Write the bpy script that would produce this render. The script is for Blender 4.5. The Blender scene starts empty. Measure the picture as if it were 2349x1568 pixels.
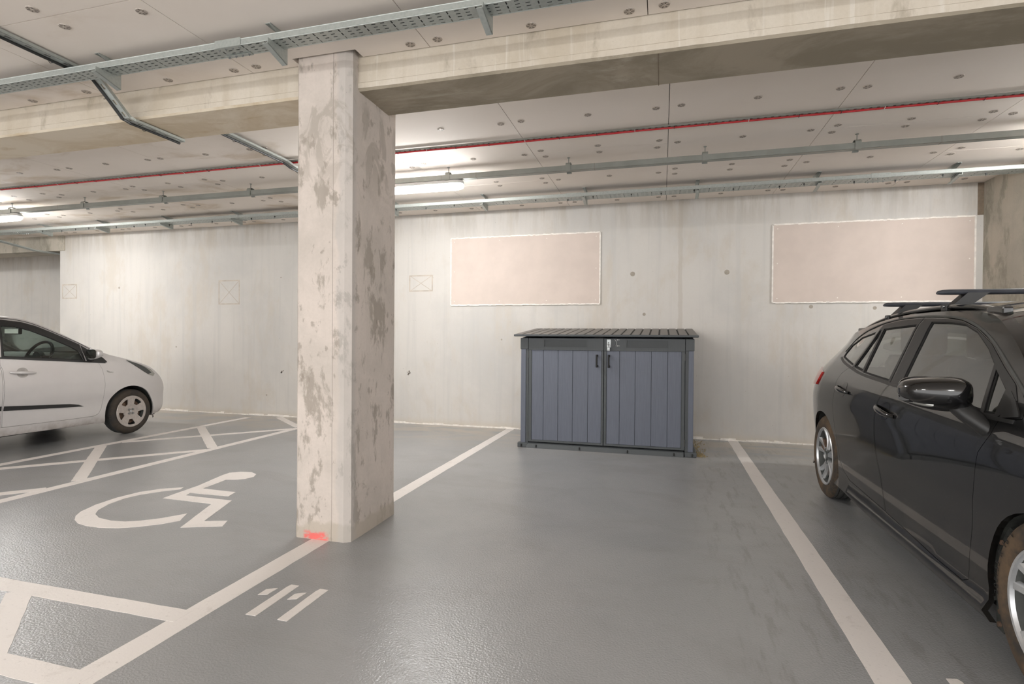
import bpy, bmesh, math, random
from mathutils import Vector, Matrix, noise
from mathutils.geometry import delaunay_2d_cdt
random.seed(7)
PI = math.pi
scene = bpy.context.scene
COL = scene.collection

# ------------------------------------------------------------------ camera
YAW, PITCH, ROLL, FPX = 0.270179, -0.0084525, 0.0071605, 1241.9
cam_d = bpy.data.cameras.new('camera')
cam = bpy.data.objects.new('camera', cam_d)
COL.objects.link(cam)
fwd = Vector((-math.sin(YAW) * math.cos(PITCH), math.cos(YAW) * math.cos(PITCH), math.sin(PITCH)))
r0 = Vector((math.cos(YAW), math.sin(YAW), 0))
u0 = r0.cross(fwd)
rr = r0 * math.cos(ROLL) + u0 * math.sin(ROLL)
uu = -r0 * math.sin(ROLL) + u0 * math.cos(ROLL)
M = Matrix((rr, uu, -fwd)).transposed().to_4x4()
M.translation = Vector((0, 0, 1.22))
cam.matrix_world = M
cam_d.sensor_fit = 'HORIZONTAL'
cam_d.sensor_width = 36
cam_d.lens = 36 * FPX / 2349
cam_d.clip_start = 0.05
scene.camera = cam

# ------------------------------------------------------------------ world, light, exposure
world = bpy.data.worlds.new('world')
scene.world = world
world.use_nodes = True
world.node_tree.nodes['Background'].inputs[0].default_value = (1.0, 0.985, 0.975, 1)
world.node_tree.nodes['Background'].inputs[1].default_value = 1.5
LAMP_POWER = 56.0
LAMP_COLOR = (1.0, 0.995, 0.985)
LAMP_SPOTS = [(-2.56, 5.08, 2.79), (-8.68, 5.08, 2.79), (3.56, 5.08, 2.79), (-14.8, 5.08, 2.79), (-14.8, -1.0, 2.885), (-6.6, -2.2, 2.885), (-2.2, -2.2, 2.885), (2.3, -2.2, 2.885)]  # far-left pair and the middle lamp behind the viewer are added fill light
scene.view_settings.view_transform = 'Standard'
scene.view_settings.look = 'None'
scene.view_settings.exposure = 1.05
scene.view_settings.gamma = 1.0
scene.view_settings.use_curve_mapping = False

# ------------------------------------------------------------------ node helpers
def srgb(r, g, b):
    f = lambda c: ((c / 255) / 12.92 if c / 255 <= 0.04045 else ((c / 255 + 0.055) / 1.055) ** 2.4)
    return (f(r), f(g), f(b), 1)

class NT:
    def __init__(s, name):
        s.m = bpy.data.materials.new(name)
        s.m.use_nodes = True
        s.t = s.m.node_tree
        s.b = s.t.nodes['Principled BSDF']
        s.out = s.t.nodes['Material Output']
    def n(s, typ, **kw):
        nd = s.t.nodes.new(typ)
        for k, v in kw.items():
            if k.startswith('i_'):
                nd.inputs[k[2:].replace('_', ' ')].default_value = v
            else:
                setattr(nd, k, v)
        return nd
    def l(s, a, b):
        s.t.links.new(a, b)
    def coords(s, scale=(1, 1, 1), loc=(0, 0, 0)):
        g = s.n('ShaderNodeNewGeometry')
        mp = s.n('ShaderNodeMapping')
        mp.inputs['Scale'].default_value = scale
        mp.inputs['Location'].default_value = loc
        s.l(g.outputs['Position'], mp.inputs['Vector'])
        return mp.outputs[0]
    def objcoords(s, scale=(1, 1, 1)):
        g = s.n('ShaderNodeTexCoord')
        mp = s.n('ShaderNodeMapping')
        mp.inputs['Scale'].default_value = scale
        s.l(g.outputs['Object'], mp.inputs['Vector'])
        return mp.outputs[0]
    def noise(s, vec, scale, detail=6, rough=0.6, dist=0.0):
        nd = s.n('ShaderNodeTexNoise')
        nd.inputs['Scale'].default_value = scale
        nd.inputs['Detail'].default_value = detail
        nd.inputs['Roughness'].default_value = rough
        nd.inputs['Distortion'].default_value = dist
        s.l(vec, nd.inputs['Vector'])
        return nd.outputs[0]
    def ramp(s, fac, a, b, ca=0.0, cb=1.0):
        r = s.n('ShaderNodeMapRange')
        r.interpolation_type = 'SMOOTHSTEP'
        r.inputs['From Min'].default_value = a
        r.inputs['From Max'].default_value = b
        r.inputs['To Min'].default_value = ca
        r.inputs['To Max'].default_value = cb
        s.l(fac, r.inputs['Value'])
        return r.outputs[0]
    def mix(s, fac, a, b):
        m = s.n('ShaderNodeMix')
        m.data_type = 'RGBA'
        if isinstance(fac, (int, float)):
            m.inputs[0].default_value = fac
        else:
            s.l(fac, m.inputs[0])
        for k, v in ((6, a), (7, b)):
            if isinstance(v, tuple):
                m.inputs[k].default_value = v
            else:
                s.l(v, m.inputs[k])
        return m.outputs[2]
    def math(s, op, a, b=0.0, c=None):
        m = s.n('ShaderNodeMath')
        m.operation = op
        for k, v in enumerate((a, b, c)):
            if v is None:
                continue
            if isinstance(v, (int, float)):
                m.inputs[k].default_value = v
            else:
                s.l(v, m.inputs[k])
        return m.outputs[0]
    def bump(s, h, strength=0.2, dist=0.01):
        b = s.n('ShaderNodeBump')
        b.inputs['Strength'].default_value = strength
        b.inputs['Distance'].default_value = dist
        s.l(h, b.inputs['Height'])
        s.l(b.outputs[0], s.b.inputs['Normal'])
    def sep(s):
        g = s.n('ShaderNodeNewGeometry')
        x = s.n('ShaderNodeSeparateXYZ')
        s.l(g.outputs['Position'], x.inputs[0])
        return x.outputs
    def set(s, **kw):
        for k, v in kw.items():
            inp = s.b.inputs[k.replace('_', ' ')]
            if isinstance(v, (int, float, tuple)):
                inp.default_value = v
            else:
                s.l(v, inp)
        return s.m

def plain(name, col, rough=0.5, metal=0.0, noise_amt=0.06, nscale=20, coat=0.0, spec=0.5):
    t = NT(name)
    v = t.objcoords()
    f = t.noise(v, nscale, 4)
    dark = tuple(c * (1 - noise_amt * 2) for c in col[:3]) + (1,)
    lite = tuple(min(1, c * (1 + noise_amt * 2)) for c in col[:3]) + (1,)
    c = t.mix(t.ramp(f, 0.3, 0.7), dark, lite)
    return t.set(Base_Color=c, Roughness=rough, Metallic=metal, Coat_Weight=coat, Specular_IOR_Level=spec)

def concrete(name, base, blot, stain, blot_amt=0.7, stain_amt=0.5, streak=0.3, scale=1.6, pores=True, patch=(0.5, 0.62), rough=0.85):
    t = NT(name)
    v = t.coords()
    n1 = t.noise(v, scale, 8, 0.62, 0.4)
    n2 = t.noise(t.coords((1, 1, 0.45), (3, 1, 7)), scale * 2.6, 9, 0.68, 0.25)
    n3 = t.noise(t.coords((9, 9, 0.35), (5, 5, 5)), 1.2, 4, 0.6)
    c = t.mix(t.math('MULTIPLY', t.ramp(n1, 0.4, 0.68), blot_amt), base, blot)
    c = t.mix(t.math('MULTIPLY', t.ramp(n2, patch[0], patch[1]), stain_amt), c, stain)
    c = t.mix(t.math('MULTIPLY', t.ramp(n3, 0.48, 0.72), streak), c, blot)
    fine = t.noise(v, 55, 4, 0.7)
    c = t.mix(t.math('MULTIPLY', t.ramp(fine, 0.35, 0.75), 0.10), c, stain)
    h = t.math('ADD', t.math('MULTIPLY', fine, 0.4), n2)
    if pores:
        vo = t.n('ShaderNodeTexVoronoi')
        vo.inputs['Scale'].default_value = 26
        t.l(v, vo.inputs['Vector'])
        thr = t.ramp(t.noise(v, 9, 2), 0.45, 0.75, 0.02, 0.14)
        m = t.math('LESS_THAN', vo.outputs['Distance'], thr)
        gate = t.math('MULTIPLY', m, t.ramp(t.noise(t.coords((1, 1, 1), (9, 2, 4)), 7, 2), 0.5, 0.62))
        dk = tuple(k * 0.5 for k in stain[:3]) + (1,)
        c = t.mix(t.math('MULTIPLY', gate, 0.55), c, dk)
    t.bump(h, 0.25, 0.006)
    return t, c, rough

def fin(t3):
    t, c, r = t3
    return t.set(Base_Color=c, Roughness=r)

# ------------------------------------------------------------------ materials
MAT = {}
def build_materials():
    # floor: grey epoxy with wear
    t = NT('grey_epoxy_floor')
    v = t.coords()
    n1 = t.noise(v, 0.7, 7, 0.6, 0.5)
    n2 = t.noise(t.coords((1, 2, 1), (4, 1, 0)), 1.3, 6, 0.62, 0.5)
    n3 = t.noise(v, 150, 2, 0.5)
    xo, yo, zo = t.sep()
    c = t.mix(t.ramp(n1, 0.3, 0.7), srgb(142, 143, 144), srgb(152, 152, 152))
    c = t.mix(t.math('MULTIPLY', t.ramp(n2, 0.45, 0.75), 0.35), c, srgb(130, 128, 126))
    wall_dust = t.math('MULTIPLY', t.ramp(yo, 5.4, 6.95), t.ramp(n2, 0.35, 0.6))
    c = t.mix(t.math('MULTIPLY', wall_dust, 0.9), c, srgb(170, 162, 150))
    c = t.mix(t.math('MULTIPLY', t.ramp(n3, 0.3, 0.8), 0.10), c, srgb(185, 183, 180))
    # tyre scuffs in the right-hand bay
    wv = t.noise(t.coords((7, 1.2, 1), (2, 8, 0)), 2.2, 4, 0.7)
    gx = t.math('MULTIPLY', t.ramp(xo, 0.1, 0.5), t.ramp(xo, 1.6, 1.0))
    c = t.mix(t.math('MULTIPLY', t.math('MULTIPLY', t.ramp(wv, 0.5, 0.68), gx), 0.25), c, srgb(98, 94, 88))
    h = t.noise(v, 110, 2, 0.5)
    t.bump(h, 0.5, 0.004)
    MAT['floor'] = t.set(Base_Color=c, Roughness=0.23, Specular_IOR_Level=0.5)
    # road marking paint
    t = NT('white_marking_paint')
    v = t.coords()
    a = t.noise(v, 7, 8, 0.75, 0.5)
    c = t.mix(t.math('MULTIPLY', t.ramp(a, 0.55, 0.7), 0.5), srgb(222, 216, 211), srgb(190, 182, 174))
    c = t.mix(t.math('MULTIPLY', t.ramp(t.noise(v, 60, 3), 0.6, 0.75), 0.3), c, srgb(150, 145, 140))
    t.bump(t.noise(v, 85, 3), 0.15, 0.003)
    MAT['marking'] = t.set(Base_Color=c, Roughness=0.5)
    # walls
    t, c, r = concrete('pale_wall_concrete', srgb(204, 200, 194), srgb(188, 186, 182), srgb(192, 182, 167), 0.7, 0.45, 0.5, 0.8, True, (0.5, 0.66))
    xo, yo, zo = t.sep()
    wob = t.math('MULTIPLY', t.noise(t.coords(), 6, 4), 0.05)
    j = t.math('ABSOLUTE', t.math('SUBTRACT', t.math('ADD', xo, wob), 0.235))
    c = t.mix(t.math('MULTIPLY', t.ramp(j, 0.035, 0.018), 0.45), c, srgb(178, 170, 158))
    # damp stains under the ceiling
    hi = t.math('MULTIPLY', t.ramp(zo, 2.45, 2.9), t.ramp(t.noise(t.coords((5, 5, 0.6)), 1.5, 6, 0.7), 0.42, 0.62))
    c = t.mix(t.math('MULTIPLY', hi, 0.42), c, srgb(168, 160, 146))
    lo = t.math('MULTIPLY', t.ramp(zo, 0.12, 0.0), 0.4)
    c = t.mix(lo, c, srgb(190, 176, 155))
    MAT['wall'] = t.set(Base_Color=c, Roughness=0.88)
    t, c, r = concrete('blotched_wall_concrete', srgb(188, 180, 166), srgb(168, 162, 150), srgb(140, 136, 122), 0.8, 0.7, 0.3, 1.5)
    MAT['wall_rough'] = t.set(Base_Color=c, Roughness=0.9)
    # column
    t, c, r = concrete('pitted_column_concrete', srgb(206, 195, 186), srgb(188, 179, 170), srgb(150, 141, 130), 0.8, 0.8, 0.25, 2.6, True, (0.54, 0.62))
    xo, yo, zo = t.sep()
    m3 = t.noise(t.coords((1, 1, .55), (8, 3, 5)), 13, 5, 0.6, 0.2)
    c = t.mix(t.math('MULTIPLY', t.ramp(m3, 0.60, 0.67), 0.55), c, srgb(134, 124, 112))
    # patched mortar foot and chamfer runs
    foot = t.ramp(t.math('ADD', zo, t.math('MULTIPLY', t.noise(t.coords(), 8, 4), 0.12)), 0.17, 0.14)
    c = t.mix(t.math('MULTIPLY', foot, 0.75), c, srgb(176, 166, 152))
    chx = t.math('MULTIPLY', t.ramp(t.math('ADD', xo, t.math('MULTIPLY', t.noise(t.coords((1, 1, .6)), 4, 5), 0.13)), -1.80, -1.77), t.ramp(yo, 2.9, 2.85))
    c = t.mix(t.math('MULTIPLY', chx, 0.5), c, srgb(178, 174, 170))
    seam = t.ramp(t.math('ABSOLUTE', t.math('ADD', xo, 1.885)), 0.003, 0.0015)
    c = t.mix(t.math('MULTIPLY', t.math('MULTIPLY', seam, t.ramp(yo, 2.9, 2.85)), 0.55), c, srgb(120, 112, 102))
    # grey smears near the top
    top = t.math('MULTIPLY', t.math('MULTIPLY', t.ramp(zo, 1.9, 2.4), t.ramp(zo, 2.66, 2.6)), t.ramp(t.noise(t.coords((1.3, 1.3, .7), (2, 6, 1)), 5, 7, 0.65, 1.2), 0.47, 0.56))
    c = t.mix(t.math('MULTIPLY', top, 0.6), c, srgb(158, 149, 138))
    # red paint splash at the foot
    rx = t.math('MULTIPLY', t.ramp(xo, -2.085, -2.06), t.ramp(xo, -1.89, -1.93))
    rz = t.ramp(t.math('ADD', zo, t.math('MULTIPLY', t.noise(t.coords(), 25, 5), 0.05)), 0.085, 0.055)
    ry = t.ramp(yo, 2.86, 2.84)
    rn = t.ramp(t.noise(t.coords((1, 1, 2)), 18, 5), 0.32, 0.5)
    c = t.mix(t.math('MULTIPLY', t.math('MULTIPLY', t.math('MULTIPLY', rx, rz), ry), rn), c, srgb(226, 112, 106))
    MAT['column'] = t.set(Base_Color=c, Roughness=0.85)
    # beams: pale cast sides, soffit darker brown on the right beam, paler on the left
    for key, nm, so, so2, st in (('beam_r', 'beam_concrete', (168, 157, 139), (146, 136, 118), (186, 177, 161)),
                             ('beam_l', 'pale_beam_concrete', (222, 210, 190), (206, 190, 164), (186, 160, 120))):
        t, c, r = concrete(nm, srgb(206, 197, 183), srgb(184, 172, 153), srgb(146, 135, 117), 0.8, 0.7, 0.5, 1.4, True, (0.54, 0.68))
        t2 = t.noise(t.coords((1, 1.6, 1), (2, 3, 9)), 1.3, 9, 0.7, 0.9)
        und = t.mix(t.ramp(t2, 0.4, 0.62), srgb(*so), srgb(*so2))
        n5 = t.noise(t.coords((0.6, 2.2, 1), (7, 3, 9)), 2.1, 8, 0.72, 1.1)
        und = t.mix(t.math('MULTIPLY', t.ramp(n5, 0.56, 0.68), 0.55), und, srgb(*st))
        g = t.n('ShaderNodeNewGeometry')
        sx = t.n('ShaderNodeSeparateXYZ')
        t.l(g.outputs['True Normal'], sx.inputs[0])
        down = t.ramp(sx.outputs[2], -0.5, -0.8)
        if key == 'beam_r':
            # pale lime runs on the side face
            vr = t.noise(t.coords((14, 1, 0.5), (2, 3, 9)), 1.5, 5, 0.6, 0.3)
            c = t.mix(t.math('MULTIPLY', t.ramp(vr, 0.58, 0.66), 0.55), c, srgb(214, 208, 198))
        xo, yo, zo = t.sep()
        lip = t.math('ABSOLUTE', t.math('SUBTRACT', zo, 2.735))
        c = t.mix(t.math('MULTIPLY', t.ramp(lip, 0.003, 0.001), 0.35), c, srgb(140, 126, 104))
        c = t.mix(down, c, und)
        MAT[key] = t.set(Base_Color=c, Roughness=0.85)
    # ceiling insulation boards
    t = NT('beige_ceiling_board')
    v = t.coords()
    xo, yo, zo = t.sep()
    n1 = t.noise(v, 0.8, 5, 0.5)
    n2 = t.noise(t.coords((1, 2, 1), (3, 3, 3)), 1.3, 7, 0.6, 0.5)
    c = t.mix(t.ramp(n1, 0.3, 0.7), srgb(236, 226, 215), srgb(242, 233, 224))
    st = t.math('MULTIPLY', t.ramp(n2, 0.5, 0.68), t.ramp(xo, -2.4, -4.0))
    c = t.mix(t.math('MULTIPLY', st, 0.5), c, srgb(182, 158, 122))
    t.bump(t.noise(v, 90, 3), 0.05, 0.003)
    MAT['board'] = t.set(Base_Color=c, Roughness=0.8)
    MAT['chase'] = plain('brown_chase', srgb(126, 112, 96), 0.95)
    MAT['dark_gap'] = plain('dark_joint', srgb(70, 62, 52), 0.95)
    MAT['wall_panel'] = plain('beige_wall_board', srgb(204, 190, 180), 0.8, 0, 0.02, 3)
    MAT['sealant'] = plain('white_sealant', srgb(232, 226, 218), 0.7)
    MAT['mark'] = plain('formwork_stain', srgb(188, 178, 165), 0.9, 0, 0.06, 12)
    MAT['hole'] = plain('tie_hole_mortar', srgb(160, 152, 140), 0.95)
    # galvanised
    t = NT('galvanised_steel')
    v = t.coords()
    vo = t.n('ShaderNodeTexVoronoi')
    vo.inputs['Scale'].default_value = 60
    t.l(v, vo.inputs['Vector'])
    c = t.mix(t.ramp(vo.outputs['Distance'], 0, 0.8), srgb(166, 172, 168), srgb(176, 181, 177))
    MAT['galv'] = t.set(Base_Color=c, Roughness=0.42, Metallic=0.55)
    t = NT('trunking_steel')
    c = t.mix(t.ramp(t.noise(t.coords(), 5, 3), .3, .7), srgb(140, 143, 137), srgb(152, 155, 149))
    MAT['trunk'] = t.set(Base_Color=c, Roughness=0.45, Metallic=0.4)
    MAT['anchor'] = plain('anchor_plate_metal', srgb(186, 176, 166), 0.5, 0.2, 0.1, 80)
    MAT['anchor_dark'] = plain('anchor_slot', srgb(122, 113, 104), 0.7)
    MAT['black_cable'] = plain('black_cable', srgb(34, 35, 34), 0.5)
    MAT['white_cable'] = plain('white_tie', srgb(225, 225, 222), 0.5)
    MAT['red_cable'] = plain('red_cable', srgb(196, 30, 38), 0.4)
    MAT['lamp_body'] = plain('lamp_housing', srgb(188, 188, 186), 0.5, 0, 0.01)
    t = NT('lit_diffuser')
    t.b.inputs['Base Color'].default_value = (0.9, 0.9, 0.9, 1)
    t.b.inputs['Emission Color'].default_value = LAMP_COLOR + (1,)
    t.b.inputs['Emission Strength'].default_value = LAMP_POWER
    MAT['lamp'] = t.m
    # shed plastics, faint vertical wood grain
    def shedmat(nm, col, grain=True):
        t = NT(nm)
        g = t.noise(t.coords((60, 60, 2.0)), 3.0, 4, 0.6)
        c = t.mix(t.ramp(g, 0.3, 0.7), tuple(k * 0.93 for k in col[:3]) + (1,), tuple(k * 1.07 for k in col[:3]) + (1,))
        if grain:
            t.bump(g, 0.3, 0.003)
        return t.set(Base_Color=c, Roughness=0.5)
    MAT['shed'] = shedmat('blue_grey_plastic', srgb(96, 101, 113))
    MAT['shed_dark'] = shedmat('dark_grey_plastic', srgb(72, 76, 78))
    MAT['shed_field_shade'] = shedmat('recess_shade_plastic', srgb(60, 64, 66), False)  # same plastic, darkened to paint shade into the door header recess
    MAT['shed_roof'] = shedmat('roof_plastic', srgb(112, 108, 104), False)
    MAT['black'] = plain('black_rubber', srgb(22, 22, 21), 0.7)
    MAT['steel'] = plain('bright_steel', srgb(150, 153, 153), 0.35, 0.9, 0.03)
    MAT['brass'] = plain('padlock_brass', srgb(176, 172, 158), 0.25, 1.0)
    # car paints
    t = NT('black_car_paint')
    v = t.coords()
    dust = t.noise(v, 3, 6, 0.7)
    spk = t.n('ShaderNodeTexVoronoi')
    spk.inputs['Scale'].default_value = 110
    t.l(v, spk.inputs['Vector'])
    sp = t.math('MULTIPLY', t.math('LESS_THAN', spk.outputs['Distance'], 0.10), t.ramp(t.noise(v, 14, 3), 0.5, 0.65))
    xo, yo, zo = t.sep()
    low = t.ramp(zo, 0.6, 0.12, 0.004, 0.07)
    c = t.mix(t.math('MULTIPLY', t.ramp(dust, 0.3, 0.7), low), srgb(11, 11, 12), srgb(150, 142, 130))
    c = t.mix(t.math('MULTIPLY', sp, 0.35), c, srgb(160, 155, 145))
    MAT['paint_black'] = t.set(Base_Color=c, Roughness=0.3, Coat_Weight=1.0, Coat_Roughness=0.015, Specular_IOR_Level=0.2)
    t = NT('silver_car_paint')
    v = t.coords()
    c = t.mix(t.ramp(t.noise(v, 2, 4), 0.3, 0.7), srgb(206, 203, 202), srgb(212, 209, 208))
    xo, yo, zo = t.sep()
    c = t.mix(t.math('MULTIPLY', t.ramp(zo, 0.32, 0.18), t.ramp(t.noise(v, 9, 5), 0.3, 0.7, 0.1, 0.6)), c, srgb(120, 105, 88))
    MAT['paint_silver'] = t.set(Base_Color=c, Roughness=0.32, Metallic=0.3, Coat_Weight=0.5, Coat_Roughness=0.06)
    for k, nm, tint, gl in (('glass_dark', 'car_glass', (0.80, 0.87, 0.82, 1), 1.8), ('glass_clear', 'clear_car_glass', (0.80, 0.89, 0.85, 1), 1.4)):
        t = NT(nm)
        tr = t.n('ShaderNodeBsdfTransparent')
        tr.inputs[0].default_value = tint
        gs = t.n('ShaderNodeBsdfGlossy')
        gs.inputs['Roughness'].default_value = 0.02
        gs.inputs['Color'].default_value = (1, 1, 1, 1)
        fr = t.n('ShaderNodeFresnel')
        fr.inputs[0].default_value = 1.5
        mx = t.n('ShaderNodeMixShader')
        t.l(t.math('MINIMUM', t.math('MULTIPLY', fr.outputs[0], gl), 0.9), mx.inputs[0])
        t.l(tr.outputs[0], mx.inputs[1])
        t.l(gs.outputs[0], mx.inputs[2])
        t.l(mx.outputs[0], t.out.inputs['Surface'])
        MAT[k] = t.m
    MAT['silver_shade'] = plain('handle_cup_shade', srgb(168, 164, 160), 0.4, 0.3)  # darker silver that paints shade into the flat handle cups
    MAT['trim_black'] = plain('black_trim', srgb(36, 36, 36), 0.45)
    MAT['trim_gloss'] = plain('gloss_black_trim', srgb(14, 14, 15), 0.15, 0, 0.02, 5, 0.5)
    MAT['trim_grey'] = plain('dark_grey_trim', srgb(74, 76, 74), 0.55)
    MAT['bar_grey'] = plain('roof_bar_grey', srgb(66, 68, 74), 0.5)
    MAT['interior'] = plain('interior_grey', srgb(92, 92, 88), 0.8)
    MAT['seat'] = plain('seat_fabric', srgb(58, 58, 56), 0.9)
    MAT['seat_tan'] = plain('rear_panel_tan', srgb(178, 162, 130), 0.85)
    MAT['chrome'] = plain('chrome', srgb(215, 215, 215), 0.08, 1.0, 0.01)
    # tyre with brown dust
    for k, nm, a in (('tyre_dusty', 'dusty_tyre', 0.85), ('tyre', 'tyre_rubber', 0.25)):
        t = NT(nm)
        v = t.coords()
        c = t.mix(t.math('MULTIPLY', t.ramp(t.noise(v, 6, 7, 0.7), 0.3, 0.65), a), srgb(46, 44, 42), srgb(104, 84, 62))
        MAT[k] = t.set(Base_Color=c, Roughness=0.85)
    MAT['tread'] = plain('tyre_tread', srgb(60, 60, 58), 0.85)
    MAT['alloy'] = plain('silver_alloy', srgb(196, 198, 200), 0.3, 0.7, 0.03)
    MAT['hubcap'] = plain('painted_wheel_cover', srgb(184, 176, 170), 0.4, 0.35, 0.05, 30)
    MAT['brake'] = plain('rusty_brake', srgb(104, 84, 70), 0.8, 0.3, 0.15, 30)
    MAT['liner'] = plain('wheel_arch_liner', srgb(48, 50, 47), 0.9, 0, 0.2, 14)
    t = NT('red_tail_lamp')
    MAT['red_lamp'] = t.set(Base_Color=srgb(196, 44, 38), Roughness=0.1, Coat_Weight=0.6)
    t = NT('clear_lamp_lens')
    MAT['lens'] = t.set(Base_Color=srgb(170, 170, 166), Roughness=0.06, Metallic=0.8, Coat_Weight=0.8)
    MAT['debris'] = plain('dry_debris', srgb(150, 134, 96), 0.95)
build_materials()

# ------------------------------------------------------------------ mesh helpers
class MB:
    def __init__(s):
        s.v = []; s.f = []; s.mi = []
    def add(s, vs, fs, mi=0):
        o = len(s.v)
        s.v += [tuple(p) for p in vs]
        s.f += [tuple(i + o for i in f) for f in fs]
        s.mi += [mi] * len(fs)
        return s
    def box(s, x0, x1, y0, y1, z0, z1, mi=0, skip=()):
        vs = [(x0, y0, z0), (x1, y0, z0), (x1, y1, z0), (x0, y1, z0), (x0, y0, z1), (x1, y0, z1), (x1, y1, z1), (x0, y1, z1)]
        fs = [(0, 3, 2, 1), (4, 5, 6, 7), (0, 1, 5, 4), (1, 2, 6, 5), (2, 3, 7, 6), (3, 0, 4, 7)]
        return s.add(vs, [f for i, f in enumerate(fs) if i not in skip], mi)
    def bbox(s, x0, x1, y0, y1, z0, z1, b=0.004, mi=0):
        """box with chamfered vertical and horizontal edges"""
        bm = bmesh.new()
        bmesh.ops.create_cube(bm, size=1)
        for v in bm.verts:
            v.co = Vector((x0 + (v.co.x + .5) * (x1 - x0), y0 + (v.co.y + .5) * (y1 - y0), z0 + (v.co.z + .5) * (z1 - z0)))
        b = min(b, 0.45 * min(x1 - x0, y1 - y0, z1 - z0))
        bmesh.ops.bevel(bm, geom=bm.edges[:], offset=b, segments=2, affect='EDGES', profile=0.6)
        bm.verts.index_update()
        s.add([v.co[:] for v in bm.verts], [[v.index for v in f.verts] for f in bm.faces], mi)
        bm.free()
        return s
    def cyl(s, p0, p1, r0, r1=None, n=16, mi=0, caps=True):
        r1 = r0 if r1 is None else r1
        p0 = Vector(p0); p1 = Vector(p1)
        d = (p1 - p0).normalized()
        a = d.orthogonal().normalized(); b = d.cross(a)
        vs = []
        for p, r in ((p0, r0), (p1, r1)):
            for i in range(n):
                t = 2 * PI * i / n
                vs.append(p + a * (r * math.cos(t)) + b * (r * math.sin(t)))
        fs = [(i, (i + 1) % n, n + (i + 1) % n, n + i) for i in range(n)]
        if caps:
            fs += [tuple(range(n - 1, -1, -1)), tuple(range(n, 2 * n))]
        return s.add(vs, fs, mi)
    def tube(s, pts, r, n=8, mi=0, caps=True, flat=None):
        """swept tube; r a number or per-point list; flat=(w,h) for oval"""
        pts = [Vector(p) for p in pts]
        rs = r if isinstance(r, (list, tuple)) else [r] * len(pts)
        vs = []
        prev = None
        for i, p in enumerate(pts):
            d = (pts[min(i + 1, len(pts) - 1)] - pts[max(i - 1, 0)]).normalized()
            up = Vector((0, 0, 1)) if abs(d.z) < 0.9 else Vector((1, 0, 0))
            a = d.cross(up).normalized(); b = a.cross(d)
            fw, fh = flat if flat else (1, 1)
            for k in range(n):
                t = 2 * PI * k / n
                vs.append(p + a * (rs[i] * fw * math.cos(t)) + b * (rs[i] * fh * math.sin(t)))
        fs = []
        for i in range(len(pts) - 1):
            for k in range(n):
                fs.append((i * n + k, i * n + (k + 1) % n, (i + 1) * n + (k + 1) % n, (i + 1) * n + k))
        if caps:
            fs += [tuple(range(n - 1, -1, -1)), tuple(range((len(pts) - 1) * n, len(pts) * n))]
        return s.add(vs, fs, mi)
    def lathe(s, prof, c=(0, 0, 0), axis='x', n=64, mi=0, closed=False):
        """prof: list of (along axis, radius)"""
        vs = []
        for a, r in prof:
            for k in range(n):
                t = 2 * PI * k / n
                ca, sa = r * math.cos(t), r * math.sin(t)
                p = (a, ca, sa) if axis == 'x' else ((ca, a, sa) if axis == 'y' else (ca, sa, a))
                vs.append((p[0] + c[0], p[1] + c[1], p[2] + c[2]))
        fs = []
        m = len(prof)
        for i in range(m - 1 + (1 if closed else 0)):
            j = (i + 1) % m
            for k in range(n):
                fs.append((i * n + k, i * n + (k + 1) % n, j * n + (k + 1) % n, j * n + k))
        return s.add(vs, fs, mi)
    def prism(s, poly, fn, mi=0):
        """poly: 2-D outline; fn(p, side) -> 3-D for side 0/1"""
        n = len(poly)
        vs = [fn(p, 0) for p in poly] + [fn(p, 1) for p in poly]
        fs = [tuple(range(n)), tuple(range(2 * n - 1, n - 1, -1))]
        fs += [(i, i + n, (i + 1) % n + n, (i + 1) % n) for i in range(n)]
        return s.add(vs, fs, mi)
    def build(s, name, mats, parent=None, smooth=False, angle=40):
        me = bpy.data.meshes.new(name)
        me.from_pydata([tuple(v) for v in s.v], [], s.f)
        if not isinstance(mats, (list, tuple)):
            mats = [mats]
        for m in mats:
            me.materials.append(MAT[m] if isinstance(m, str) else m)
        if len(mats) > 1:
            for p, i in zip(me.polygons, s.mi):
                p.material_index = i
        bm = bmesh.new(); bm.from_mesh(me)
        bmesh.ops.recalc_face_normals(bm, faces=bm.faces)
        if smooth:
            for f in bm.faces: f.smooth = True
            for e in bm.edges:
                if len(e.link_faces) == 2 and e.calc_face_angle(0) > math.radians(angle):
                    e.smooth = False
        bm.to_mesh(me); bm.free()
        me.update()
        o = bpy.data.objects.new(name, me)
        COL.objects.link(o)
        if parent:
            o.parent = parent
        return o

def tag(o, label=None, cat=None, group=None, kind=None):
    if label: o['label'] = label
    if cat: o['category'] = cat
    if group: o['group'] = group
    if kind: o['kind'] = kind
    return o
def empty(name, loc=(0, 0, 0), rz=0):
    o = bpy.data.objects.new(name, None)
    o.empty_display_size = 0.1
    o.location = loc; o.rotation_euler = (0, 0, rz)
    COL.objects.link(o)
    return o
def children_of(o):
    return [c for c in COL.objects if c.parent == o]
def copy_tree(o, parent=None):
    c = o.copy(); COL.objects.link(c)
    if parent: c.parent = parent
    for ch in children_of(o):
        copy_tree(ch, c)
    return c

# ------------------------------------------------------------------ the shell
WY = 6.95          # back wall
CZB, CZF = 2.92, 2.885   # ceiling boards behind / in front of the beam
XL, XR, YF = -19.0, 9.0, -4.0
BY0, BY1, BZ = 2.89, 3.27, 2.69  # beam

b = MB(); b.box(XL, XR, YF, 9.2, -0.15, 0)
tag(b.build('floor', 'floor'), 'grey coated concrete garage floor', 'floor', kind='structure')

b = MB(); b.box(-10.05, XR + .2, WY, WY + .25, -0.02, 3.05)
back = tag(b.build('wall_back', 'wall'), 'pale cast concrete back wall', 'wall', kind='structure')
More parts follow.
